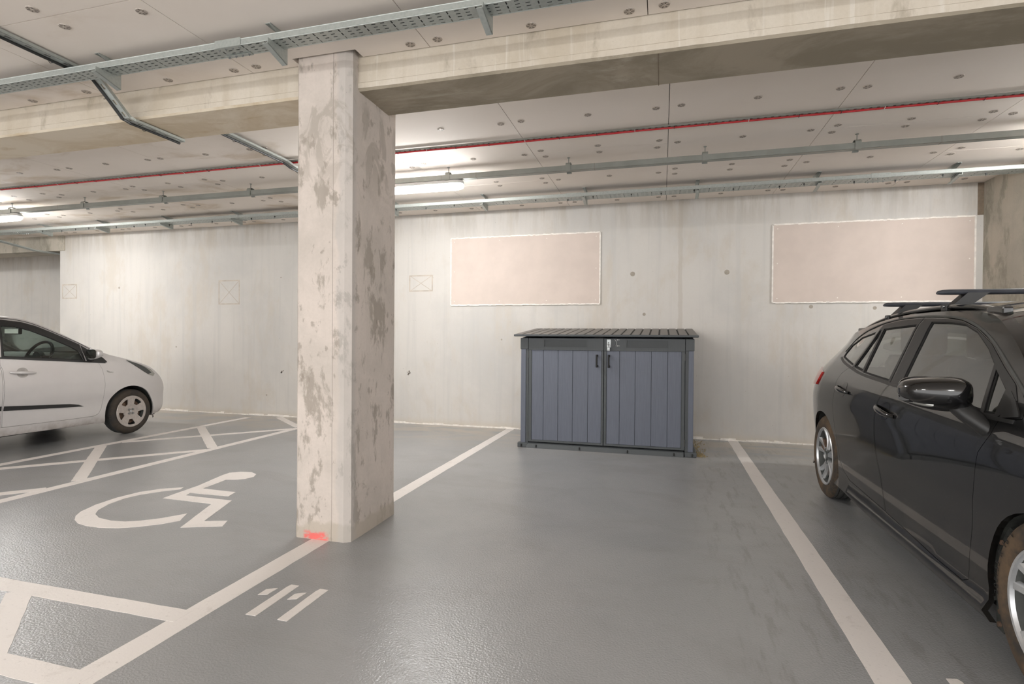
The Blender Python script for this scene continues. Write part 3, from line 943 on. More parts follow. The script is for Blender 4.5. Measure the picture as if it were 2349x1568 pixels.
# batten lamps
def lamp():
    t = empty('batten_lamp')
    L = 1.27
    def rings(prof, mi, cap=True):
        # prof: closed (y,z) section; rounded ends by shrinking
        m = MB(); xs = [-L/2, -L/2 + .012, -L/2 + .04, -L/2 + .09, L/2 - .09, L/2 - .04, L/2 - .012, L/2]
        ks = [.45, .72, .9, 1, 1, .9, .72, .45]
        n = len(prof); vs = []
        cz = prof[0][1]
        for x, k in zip(xs, ks):
            for (y, z) in prof:
                vs.append((x, y * k, cz + (z - cz) * (.5 + .5 * k)))
        m.add(vs, [(i * n + j, i * n + (j + 1) % n, (i + 1) * n + (j + 1) % n, (i + 1) * n + j) for i in range(len(xs) - 1) for j in range(n)] + [tuple(range(n)), tuple(range((len(xs) - 1) * n, len(xs) * n))])
        return m
    up = [(-.054, -.045), (-.05, -.02), (-.034, -.004), (.034, -.004), (.05, -.02), (.054, -.045)]
    rings(up, 0).build('housing', 'lamp_body', t, smooth=True)
    dn = [(-.056, -.045)] + [(-.056 * math.cos(a), -.045 - .056 * math.sin(a)) for a in [PI * i / 12 for i in range(1, 12)]] + [(.056, -.045)]
    rings(dn, 0).build('diffuser', 'lamp', t, smooth=True)
    for sx in (-.35, .35):
        m = MB(); m.box(sx - .02, sx + .02, -.036, .036, -.006, 0); m.build('mounting_clip', 'steel', t)
    return t
l0 = lamp(); first = True
labs = ['lit white batten lamp glowing just right of the column', 'lit white batten lamp cut by the left picture edge', 'lit batten lamp beyond the right picture edge in front of the pier', 'lit batten lamp added out of view far to the left beyond the silver car', 'lit batten lamp added far to the left behind the viewer', 'lit batten lamp behind the viewer on the left', 'lit batten lamp added behind the viewer in the middle of its row', 'lit batten lamp behind the viewer']
for p, lab in zip(LAMP_SPOTS, labs):
    o = l0 if first else copy_tree(l0)
    first = False
    o.location = p
    tag(o, lab, 'lamp', 'batten lamps')
# the run that carries the lamps behind the viewer

# ------------------------------------------------------------------ storage shed
def shed():
    t = empty('storage_shed', (-.597, 6.35, 0))
    ox, oy = -.597, 6.35
    X = lambda x: x - ox
    F = 5.865 - oy; Bk = 6.86 - oy
    x0, x1 = X(-1.518), X(.318)
    # base
    m = MB()
    m.bbox(X(-1.545), X(-1.43), F - .035, F + .06, 0, .05, .006); m.bbox(X(.235), X(.350), F - .035, F + .06, 0, .05, .006)
    m.bbox(X(-1.545), X(-1.49), F, Bk + .02, 0, .045, .006); m.bbox(X(.295), X(.350), F, Bk + .02, 0, .045, .006)
    m.box(x0 + .02, x1 - .02, F + .02, Bk, .01, .04)
    m.prism([(F - .05, 0), (F - .028, .045), (F + .05, .055), (F + .05, 0)], lambda p, s: (X(-1.44) if s == 0 else X(.225), p[0], p[1]))
    m.build('base', 'shed_dark', t)
    for bx in (-1.33, -.85, -.34, .13, -1.50, .31):
        m = MB(); m.cyl((X(bx), F - .038, .036), (X(bx), F - .05, .012), .007, n=8)
        m.build('screw', 'black', t)
    # side panels with recessed planks, back panel
    for sx, s in ((x0, 1), (x1, -1)):
        m = MB(); n = 6
        for i in range(n):
            a = F + .03 + (Bk - F - .03) * i / n; c = F + .03 + (Bk - F - .03) * (i + 1) / n
            ta = 1.215 + .085 * i / n; tb = 1.215 + .085 * (i + 1) / n
            m.prism([(a + .003, .05), (c - .003, .05), (c - .003, tb), (a + .003, ta)], lambda p, q: (sx + (.0 if q == 0 else .022 * s), p[0], p[1]))
        m.prism([(F + .03, .05), (Bk, .05), (Bk, 1.30), (F + .03, 1.215)], lambda p, q: (sx + (.005 * s if q == 0 else .025 * s), p[0], p[1]))
        m.build('side_panel', 'shed', t)
    m = MB(); m.box(x0, x1, Bk - .02, Bk, .05, 1.3); m.build('back_panel', 'shed', t)
    # corner posts: paler outer face, dark inner step
    for s, a, c, d in ((1, x0, X(-1.462), X(-1.434)), (-1, X(.268), x1, X(.236))):
        m = MB(); m.bbox(min(a, c), max(a, c), F, F + .05, .045, 1.10, .005); m.build('corner_post', 'shed', t)
        m = MB(); e0, e1 = (X(-1.462), X(-1.434)) if s > 0 else (X(.236), X(.268))
        m.box(e0, e1, F + .008, F + .05, .045, 1.10); m.build('inner_post', 'shed_dark', t)
        m = MB(); h0_, h1_ = (x0 - .006, X(-1.434)) if s > 0 else (X(.236), x1 + .006)
        m.bbox(h0_, h1_, F - .006, F + .06, 1.092, 1.216, .006); m.build('corner_header', 'shed_dark', t)
    # doors
    seam = X(-.600)
    for s, a, c in ((1, X(-1.430), seam - .003), (-1, seam + .003, X(.232))):
        d = MB(); fy = F + .006
        d.box(a, c, fy + .012, fy + .03, .06, 1.09)
        # header block with recessed name plate field
        rx0, rx1 = (X(-1.252), X(-.784)) if s > 0 else (X(-.358), X(.06))
        rz0, rz1 = 1.122, 1.196
        ya, yb = fy - .010, fy + .03
        d.box(a, c, ya, yb, rz1, 1.214); d.box(a, c, ya, yb, 1.085, rz0)
        d.box(a, rx0, ya, yb, rz0, rz1); d.box(rx1, c, ya, yb, rz0, rz1)
        d.box(rx0, rx1, ya + .012, yb, rz0, rz1)
        for (q0, q1, q2, q3) in ((rx0 - .012, rx1 + .012, rz1 + .004, rz1 + .008), (rx0 - .012, rx1 + .012, rz0 - .008, rz0 - .004), (rx0 - .012, rx0 - .008, rz0 - .004, rz1 + .004), (rx1 + .008, rx1 + .012, rz0 - .004, rz1 + .004)):
            d.box(q0, q1, ya - .003, ya, q2, q3)
        nf = (rx0, rx1, ya + .0115, ya + .0119, rz0, rz1)
        hd = d
        # planks
        m = MB()
        edges = [X(v) for v in ((-1.395, -1.262, -1.098, -.936, -.770, -.625) if s > 0 else (-.570, -.432, -.270, -.104, .060, .199))]
        for i in range(5):
            m.bbox(edges[i] + .0015, edges[i + 1] - .0015, fy - .001, fy + .02, .085, 1.083, .003)
        door = m.build('door', 'shed', t)
        hdo = hd.build('door_header', 'shed_dark', door)
        m = MB(); m.box(*nf); m.build('field_shade', 'shed_field_shade', hdo)  # thin dark sheet, recess shade put into its colour
        m = MB()
        m.bbox(a, edges[0], fy - .006, fy + .03, .062, 1.084, .004); m.bbox(edges[-1], c, fy - .006, fy + .03, .062, 1.084, .004)
        m.bbox(edges[0] - .002, edges[-1] + .002, fy - .006, fy + .03, .062, .084, .003)
        m.build('door_frame', 'shed_dark', door)
        hx = X(-.672) if s > 0 else X(-.545)
        m = MB()
        m.bbox(hx - .009, hx + .009, fy - .050, fy - .036, .905, 1.042, .004)
        m.bbox(hx - .009, hx + .011, fy - .040, fy + .004, .905, .928, .003); m.bbox(hx - .009, hx + .011, fy - .040, fy + .004, 1.019, 1.042, .003)
        m.build('handle', 'black', door)
        for hz in (.14, 1.03):
            m = MB(); xx = a - .001 if s > 0 else c + .001
            m.cyl((xx, fy - .002, hz - .035), (xx, fy - .002, hz + .035), .007, n=10); m.build('hinge', 'trim_grey', door)
    # roof of sloping planks
    rx0, rx1 = X(-1.585), X(.362)
    n = 20; yf, yb = 5.80 - oy, 6.90 - oy
    z0_, z1_ = 1.232, 1.315
    sl = (z1_ - z0_) / (yb - yf)
    m = MB()
    for i in range(n):
        a = rx0 + (rx1 - rx0) * i / n; c = rx0 + (rx1 - rx0) * (i + 1) / n
        g = .0075
        P = []
        m.prism([(a + g, 0.0), (c - g, 0.0), (c - g - .003, .008), (a + g + .003, .008)], lambda p, s: (p[0], yf + .012 if s == 0 else yb, p[1] + (z0_ + .018 if s == 0 else z1_ + .018)), 0)
    m.prism([(yf, z0_ + .016), (yb, z1_ + .016), (yb, z1_ - .004), (yf + .02, z0_ - .0)], lambda p, s: (rx0 + .004 if s == 0 else rx1 - .004, p[0], p[1]))
    m.mi = [0 if i < n * 6 else 1 for i in range(len(m.f))]
    roof = m.build('roof', ['shed_roof', 'black'], t)
    m = MB(); m.bbox(rx0, rx1, yf - .006, yf + .016, z0_ + .002, z0_ + .023, .004)
    m.build('front_lip', 'shed_dark', roof)
    m = MB(); m.box(X(-.70), X(-.60), F - .02, F + .01, 1.214, 1.224); m.build('latch_tongue', 'black', t)
    # hasp: turning disc with arrow signs, steel staple
    hx = X(-.545); hz = 1.165
    m = MB(); m.cyl((hx + .028, F - .004, hz), (hx + .028, F - .012, hz), .042, n=28)
    hasp = m.build('lock_disc', 'shed_dark', t)
    m = MB()
    arcp = [(hx + .028 + .050 * math.cos(a), F - .0055, hz + .050 * math.sin(a)) for a in [.95 - 1.5 * i / 10 for i in range(11)]]
    m.tube(arcp, .0018, 5)
    m.build('arrow_arc', 'white_cable', hasp)
    for zz in (hz + .037, hz - .028):      # little lock signs
        m = MB(); xx = hx + .083
        m.box(xx, xx + .028, F - .0068, F - .004, zz - .002, zz + .002)
        m.box(xx, xx + .010, F - .0068, F - .004, zz - .006, zz + .006)
        m.build('lock_sign', 'white_cable', hasp)
    m = MB(); m.box(hx + .086, hx + .104, F - .0068, F - .004, 1.103, 1.106); m.build('lock_sign', 'shed', hasp)
    m = MB()
    m.bbox(hx - .022, hx + .020, F - .017, F - .011, 1.118, 1.207, .002)
    m.tube([(hx - .004, F - .016, 1.175), (hx - .004, F - .045, 1.170), (hx - .004, F - .045, 1.150), (hx - .004, F - .016, 1.145)], .004, 8)
    m.build('steel_hasp', 'steel', t)
    tag(t, 'dark grey plastic storage shed with double doors and sloping plank roof', 'shed')
    # padlock is a thing of its own
    p = empty('padlock', (ox + hx - .002, oy + F - .048, 1.105))
    m = MB(); m.bbox(-.016, .016, -.011, .011, -.022, .020, .006); m.build('body', 'steel', p, smooth=True)
    m = MB(); m.tube([(-.010, 0, .018), (-.010, 0, .036)] + [(-.010 * math.cos(a), 0, .036 + .012 * math.sin(a)) for a in [PI * i / 8 for i in range(1, 8)]] + [(.010, 0, .036), (.010, 0, .018)], .003, 8)
    m.build('shackle', 'chrome', p, smooth=True)
    tag(p, 'small silver padlock hanging from the hasp on the shed doors', 'padlock')
shed()
# swept debris beside the shed
m = MB()
for i in range(260):
    x = .362 + abs(random.gauss(0, .05)); y = 6.0 + random.random() * .9; s = random.uniform(.003, .011)
    if random.random() < .5: y = 5.88 + abs(random.gauss(0, .08)); x = .366 + abs(random.gauss(0, .045))
    a = random.uniform(0, 3); m.cyl((x, y, .0), (x + s * math.cos(a), y + s * math.sin(a), s * 1.2), s * .5, s * .2, 5)
tag(m.build('dry_debris', 'debris'), 'dry straw-coloured debris swept against the right side of the shed', 'debris', kind='stuff')

# ------------------------------------------------------------------ cars
def hermite(tab):
    xs = [a for a, b in tab]; ys = [b for a, b in tab]; n = len(xs)
    d = [(ys[i+1]-ys[i])/(xs[i+1]-xs[i]) for i in range(n-1)]
    m = [d[0]] + [0 if d[i-1]*d[i] <= 0 else 2*d[i-1]*d[i]/(d[i-1]+d[i]) for i in range(1, n-1)] + [d[-1]]
    def f(x):
        if x <= xs[0]: return ys[0]
        if x >= xs[-1]: return ys[-1]
        i = 0
        while x > xs[i+1]: i += 1
        h = xs[i+1]-xs[i]; t = (x-xs[i])/h
        return (ys[i]*(1+2*t)*(1-t)**2+m[i]*h*t*(1-t)**2+ys[i+1]*t*t*(3-2*t)+m[i+1]*h*t*t*(t-1))
    return f
def crom(pts, k=6, closed=False):
    """Catmull-Rom through points"""
    P = [Vector(p) for p in pts]; out = []
    n = len(P)
    for i in range(n if closed else n - 1):
        p0 = P[(i - 1) % n] if closed or i > 0 else P[0] * 2 - P[1]
        p1 = P[i]; p2 = P[(i + 1) % n]
        p3 = P[(i + 2) % n] if closed or i + 2 < n else P[-1] * 2 - P[-2]
        for j in range(k):
            t = j / k
            out.append(0.5 * ((2 * p1) + (-p0 + p2) * t + (2 * p0 - 5 * p1 + 4 * p2 - p3) * t * t + (-p0 + 3 * p1 - 3 * p2 + p3) * t ** 3))
    if not closed: out.append(P[-1])
    return out
def inside(p, poly):
    x, y = p[0], p[1]; c = False; n = len(poly); j = n - 1
    for i in range(n):
        xi, yi = poly[i][0], poly[i][1]; xj, yj = poly[j][0], poly[j][1]
        if (yi > y) != (yj > y) and x < (xj - xi) * (y - yi) / (yj - yi) + xi: c = not c
        j = i
    return c
def area(poly):
    return 0.5 * sum(poly[i-1][0] * poly[i][1] - poly[i][0] * poly[i-1][1] for i in range(len(poly)))
def offset(poly, d):
    """positive d grows the outline"""
    P = [Vector(p) for p in poly]; n = len(P); s = 1 if area(poly) > 0 else -1; out = []
    for i in range(n):
        a, b, c = P[i-1], P[i], P[(i+1) % n]
        e1 = (b - a); e2 = (c - b)
        if e1.length < 1e-6 or e2.length < 1e-6: out.append(b.copy()); continue
        n1 = Vector((e1.y, -e1.x)).normalized(); n2 = Vector((e2.y, -e2.x)).normalized()
        m = n1 + n2
        m = m.normalized() / max(.5, math.sqrt(max(1e-6, (1 + n1.dot(n2)) / 2))) if m.length > 1e-6 else n1
        out.append(b + m * d * s)
    return out
def resamp(poly, step):
    out = []; n = len(poly)
    for i in range(n):
        a = Vector(poly[i][:2]); b = Vector(poly[(i+1) % n][:2]); L = (b - a).length
        if L < 1e-5: continue
        k = max(1, int(math.ceil(L / step)))
        out += [a + (b - a) * j / k for j in range(k)]
    return out
class Shape:
    def __init__(s, half, zt, pt, g0, g1, gk, gz, ge=1.5):
        s.half = half; s.zf = hermite(zt); s.pf = hermite(pt); s.g0 = g0; s.g1 = g1; s.gk = gk; s.gz = gz; s.ge = ge; s.extra = None
    def x(s, y, z):
        g = 0
        if y > s.g0:
            u = min(1, (y-s.g0)/(s.g1-s.g0)); v = max(0, min(1, (z-s.gz)/.35)); g = s.gk*u**s.ge*v*v*(3-2*v)
        if s.extra: g += s.extra(y, z)
        return s.half-s.zf(z)-s.pf(y)-g
    def normal(s, y, z):
        e = .006
        dy = (s.x(y+e, z)-s.x(y-e, z))/(2*e); dz = (s.x(y, z+e)-s.x(y, z-e))/(2*e)
        return Vector((1, -dy, -dz)).normalized()

def side_patch(sh, outer, holes, name, mat, parent, side, off=0.0, flange=.014, step=.045, thick=None):
    """one pressed panel of the body side, following the curved surface; outline in (length, height)"""
    loops = [resamp(outer, step)] + [resamp(h, step) for h in holes]
    V = []; E = []
    for L in loops:
        o = len(V); V += L; E += [(o + i, o + (i + 1) % len(L)) for i in range(len(L))]
    ys = [p.x for p in loops[0]]; zs = [p.y for p in loops[0]]
    y = min(ys) + step / 2; bnd = list(V)
    grid = {}
    for p in bnd: grid.setdefault((int(p.x / step), int(p.y / step)), []).append(p)
    while y < max(ys):
        z = min(zs) + step / 2
        while z < max(zs):
            p = Vector((y, z))
            if inside(p, loops[0]) and not any(inside(p, h) for h in loops[1:]):
                cy, cz = int(y / step), int(z / step)
                near = any((q - p).length < step * .45 for a in (-1, 0, 1) for b in (-1, 0, 1) for q in grid.get((cy + a, cz + b), ()))
                if not near: V.append(p)
            z += step
        y += step
    r = delaunay_2d_cdt(V, E, [], 0, 1e-6)
    vs, fs = r[0], r[2]
    keep = []
    for f in fs:
        c = sum((vs[i] for i in f), Vector((0, 0))) / len(f)
        if inside(c, loops[0]) and not any(inside(c, h) for h in loops[1:]): keep.append(tuple(f))
    cnt = {}
    for f in keep:
        for i in range(len(f)):
            k = (f[i], f[(i+1) % len(f)]); cnt[k] = cnt.get(k, 0) + 1
    be = [k for k in cnt if (k[1], k[0]) not in cnt]
    P3 = lambda v, d: (side * (sh.x(v.x, v.y) + off - d), v.x, v.y)
    verts = [P3(v, 0) for v in vs]
    faces = [f if side * 1 < 0 else f[::-1] for f in keep]
    nrm = [sh.normal(v.x, v.y) for v in vs]
    nv = [Vector((side * n.x, n.y, n.z)) for n in nrm]
    nsurf = len(faces)
    idx = {}
    for a, b in be:
        for q in (a, b):
            if q not in idx:
                idx[q] = (len(verts), len(verts) + 1)
                verts += [P3(vs[q], 0), P3(vs[q], flange)]
                nv += [None, None]
        fa = (idx[a][0], idx[b][0], idx[b][1], idx[a][1])
        faces.append(fa[::-1] if side < 0 else fa)
    me = bpy.data.meshes.new(name)
    me.from_pydata(verts, [], faces)
    me.materials.append(MAT[mat])
    # orient surface faces outward
    for i, p in enumerate(me.polygons):
        p.use_smooth = i < nsurf
    me.update()
    if nsurf and me.polygons[0].normal.x * side < 0:
        me.flip_normals()
    ln = []
    for p in me.polygons:
        for li in p.loop_indices:
            v = me.loops[li].vertex_index
            ln.append(nv[v] if nv[v] is not None else p.normal.copy())
    me.normals_split_custom_set([n[:] for n in ln])
    o = bpy.data.objects.new(name, me); COL.objects.link(o); o.parent = parent
    return o

def top_sheet(sh, S, Mc, name, mat, parent, i0, i1, t0=0.0, t1=1.0, k=5, nx=12, ex=2.4, thick=0.0):
    """a panel that spans the car between the two side edges; S side-edge curve, Mc centre-line curve"""
    SS = crom(S, k); MM = crom(Mc, k)
    a, b = i0 * k, i1 * k
    vs = []; rows = 0
    ts = [t0 + (t1 - t0) * j / nx for j in range(nx + 1)]
    full = (t1 >= .999)
    xs = []
    for i in range(a, b + 1):
        s, m = SS[i], MM[i]
        w = sh.x(s.x, s.y)
        row = []
        for t in ts:
            f = 1 - (1 - t) ** ex
            row.append((-w * (1 - t), s.x + (m.x - s.x) * f, s.y + (m.y - s.y) * f))
        if full:
            row += [(-p[0], p[1], p[2]) for p in reversed(row[:-1])]
            vs += row
        else:
            vs += row
        rows += 1; n = len(row)
    m_ = MB()
    m_.add(vs, [(i * n + j, i * n + j + 1, (i + 1) * n + j + 1, (i + 1) * n + j) for i in range(rows - 1) for j in range(n - 1)])
    if not full:
        m2 = MB()
        m2.add([(-p[0], p[1], p[2]) for p in vs], [(i * n + j, (i + 1) * n + j, (i + 1) * n + j + 1, i * n + j + 1) for i in range(rows - 1) for j in range(n - 1)])
        m2.build(name, mat, parent, smooth=True, angle=50)
    o = m_.build(name, mat, parent, smooth=True, angle=50)
    return o

def wheel(parent, x, y, r, width, rim_r, side, kind, tyre_mat):
    """wheel group: tyre > tread and lettering, rim > spokes, nuts, cap; brake behind"""
    w = MB(); s = side
    X = lambda d: x - s * d          # d measured inboard from the outer sidewall plane
    prof = [(X(.012), rim_r + .002), (X(.004), rim_r + .012), (X(.0), rim_r + (r - rim_r) * .45), (X(.004), rim_r + (r - rim_r) * .72), (X(.016), r - .012), (X(.030), r - .003)]
    prof2 = [(X(width - .030), r - .003), (X(width - .012), r - .02), (X(width), rim_r + (r - rim_r) * .5), (X(width - .012), rim_r)]
    # tread with grooves
    tr = [(X(.030), r - .003)]
    ng = 4
    for g in range(ng):
        c = .030 + (width - .06) * (g + .5) / ng
        tr += [(X(c - .006), r), (X(c - .004), r - .008), (X(c + .004), r - .008), (X(c + .006), r)]
    tr += [(X(width - .030), r - .003)]
    w.lathe([(a, q) for a, q in prof], (0, y, r), 'x', 72)
    w.lathe(prof2, (0, y, r), 'x', 72)
    t = w.build('tyre', tyre_mat, parent, smooth=True, angle=50)
    m = MB(); m.lathe(tr, (0, y, r), 'x', 72)
    nb = 60
    for i in range(nb):            # shoulder sipes
        a = 2 * PI * i / nb
        ca, sa = math.cos(a), math.sin(a); da = .006
        for q0, q1 in ((.006, .034),):
            m.add([(X(q0 + .008), y + (r - .009) * math.cos(a - da), r + (r - .009) * math.sin(a - da)), (X(q0 + .008), y + (r - .009) * math.cos(a + da), r + (r - .009) * math.sin(a + da)),
                   (X(q1), y + (r - .0015) * math.cos(a + da), r + (r - .0015) * math.sin(a + da)), (X(q1), y + (r - .0015) * math.cos(a - da), r + (r - .0015) * math.sin(a - da))], [(0, 1, 2, 3)])
    m.build('tread', 'tread', t)
    m = MB()
    barrel = [(X(.006), rim_r + .004), (X(.001), rim_r - .001), (X(.003), rim_r - .009), (X(.016), rim_r - .014)]
    m.lathe(barrel, (0, y, r), 'x', 64)
    mb = MB(); mb.lathe([(X(.016), rim_r - .014), (X(.05), rim_r - .022), (X(width - .02), rim_r - .03)], (0, y, r), 'x', 48)
    mb.build('rim_barrel', 'trim_grey', parent, smooth=True)
    if kind == 'alloy':
        rim = m.build('rim', 'alloy', parent, smooth=True, angle=40)
        def spoke(a0, a1, w0, w1, d0, d1, th):
            """blade from hub (angle a0, half width w0, depth d0) out to rim"""
            R0, R1 = .035, rim_r - .008; n = 6; mm = MB(); vs = []
            for i in range(n + 1):
                q = i / n; R = R0 + (R1 - R0) * q; a = a0 + (a1 - a0) * q; hw = w0 + (w1 - w0) * q
                d = d0 + (d1 - d0) * q + .014 * math.sin(q * PI)
                ca, sa = math.cos(a), math.sin(a)
                cy, cz = y + R * ca, r + R * sa; ny, nz = -sa, ca
                for (u, dd) in ((-hw, d + .014), (-hw * .55, d), (hw * .55, d), (hw, d + .014), (hw * .8, d + th), (-hw * .8, d + th)):
                    vs.append((X(dd), cy + ny * u, cz + nz * u))
            c = 6
            mm.add(vs, [(i * c + j, i * c + (j + 1) % c, (i + 1) * c + (j + 1) % c, (i + 1) * c + j) for i in range(n) for j in range(c)] + [tuple(range(c)), tuple(range(n * c, n * c + c))])
            mm.build('spoke', 'alloy', rim)
        for i in range(5):
            a = 2 * PI * i / 5 + PI / 2
            spoke(a - .16, a - .22, .013, .022, .020, .010, .03)
            spoke(a + .16, a + .22, .013, .022, .020, .010, .03)
        m = MB(); m.cyl((X(.012), y, r), (X(.05), y, r), .036, .05, 24); m.build('hub_cap', 'trim_grey', rim)
        m = MB(); m.lathe([(X(.011), .030), (X(.008), .024), (X(.0115), .022), (X(.0115), .001)], (0, y, r), 'x', 24); m.build('centre_cap', 'alloy', rim)
        for i in range(5):
            a = 2 * PI * i / 5 + PI / 2 + PI / 5
            m = MB(); m.cyl((X(.018), y + .052 * math.cos(a), r + .052 * math.sin(a)), (X(.04), y + .052 * math.cos(a), r + .052 * math.sin(a)), .010, n=8); m.build('wheel_nut', 'steel', rim)
    else:
        rim = m.build('rim', 'hubcap', parent, smooth=True, angle=40)
        # cover with five windows
        outer = [Vector((math.cos(2*PI*i/60) * (rim_r - .004), math.sin(2*PI*i/60) * (rim_r - .004))) for i in range(60)]
        holes = []
        for i in range(5):
            a = 2 * PI * i / 5 - PI / 2
            pts = []
            ri, ro = rim_r * .50, rim_r * .84
            for (R, da) in ((ri, -.17), (ri * 1.02, .0), (ri, .17), (rim_r * .66, .27), (ro, .30), (ro * 1.02, .12), (ro * 1.02, -.12), (ro, -.30), (rim_r * .66, -.27)):
                pts.append(Vector((R * math.cos(a + da), R * math.sin(a + da))))
            holes.append(crom(pts, 3, True))
        V = list(outer); E = [(i, (i + 1) % 60) for i in range(60)]
        for h in holes:
            o = len(V); V += h; E += [(o + i, o + (i + 1) % len(h)) for i in range(len(h))]
        for R in (.25, .42, .9):
            for i in range(30): V.append(Vector((math.cos(2*PI*i/30) * rim_r * R, math.sin(2*PI*i/30) * rim_r * R)))
        rr_ = delaunay_2d_cdt(V, E, [], 0, 1e-6)
        vs, fs = rr_[0], rr_[2]
        fs = [tuple(f) for f in fs if not any(inside(sum((vs[i] for i in f), Vector((0, 0))) / 3, h) for h in holes) and (sum((vs[i] for i in f), Vector((0, 0))) / 3).length < rim_r]
        def dep(v):
            q = v.length / rim_r
            return .002 + .022 * (1 - q) ** .8 * 1.1 - (.010 if q < .22 else 0) - .012 * max(0, 1 - abs(q - .88) / .12) * .4
        n = len(vs)
        mm = MB(); mm.add([(X(dep(v)), y + v.x, r + v.y) for v in vs] + [(X(dep(v) + .008), y + v.x, r + v.y) for v in vs], fs + [tuple(i + n for i in f[::-1]) for f in fs])
        ed = {}
        for f in fs:
            for i in range(3): ed[(f[i], f[(i+1) % 3])] = 1
        mm.f += [(a, b, b + n, a + n) for (a, b) in ed if (b, a) not in ed]; mm.mi += [0] * (len(mm.f) - len(mm.mi))
        cover = mm.build('wheel_cover', 'hubcap', parent, smooth=True, angle=35)
        for i in range(4):
            a = PI / 4 + PI / 2 * i
            m = MB(); yy, zz = y + .034 * math.cos(a), r + .034 * math.sin(a)
            m.lathe([(X(.001), .001), (X(.003), .009), (X(.014), .0115), (X(.022), .0115)], (0, yy, zz), 'x', 14); m.build('wheel_nut', 'steel', cover, smooth=True)
        m = MB(); m.lathe([(X(.0145), .014), (X(.0135), .012), (X(.0135), .001)], (0, y, r), 'x', 20); m.build('centre_emblem', 'alloy', cover)
    m = MB(); m.lathe([(X(.055), .01), (X(.05), .06), (X(.052), rim_r * .78), (X(.066), rim_r * .78), (X(.075), .05)], (0, y, r), 'x', 36)
    m.box(min(X(.03), X(.10)), max(X(.03), X(.10)), y + rim_r * .35, y + rim_r * .78, r + .02, r + .11)
    m.build('brake', 'brake', parent)
    return t

def arch_curve(cy, cz, r, zlow, a0=None):
    """front foot -> over the wheel -> rear foot"""
    n = 22; out = []
    out.append(Vector((cy - r * .97, zlow)))
    for i in range(n + 1):
        a = PI - PI * i / n
        out.append(Vector((cy + r * math.cos(a), cz + r * math.sin(a))))
    out.append(Vector((cy + r * .97, zlow)))
    return out

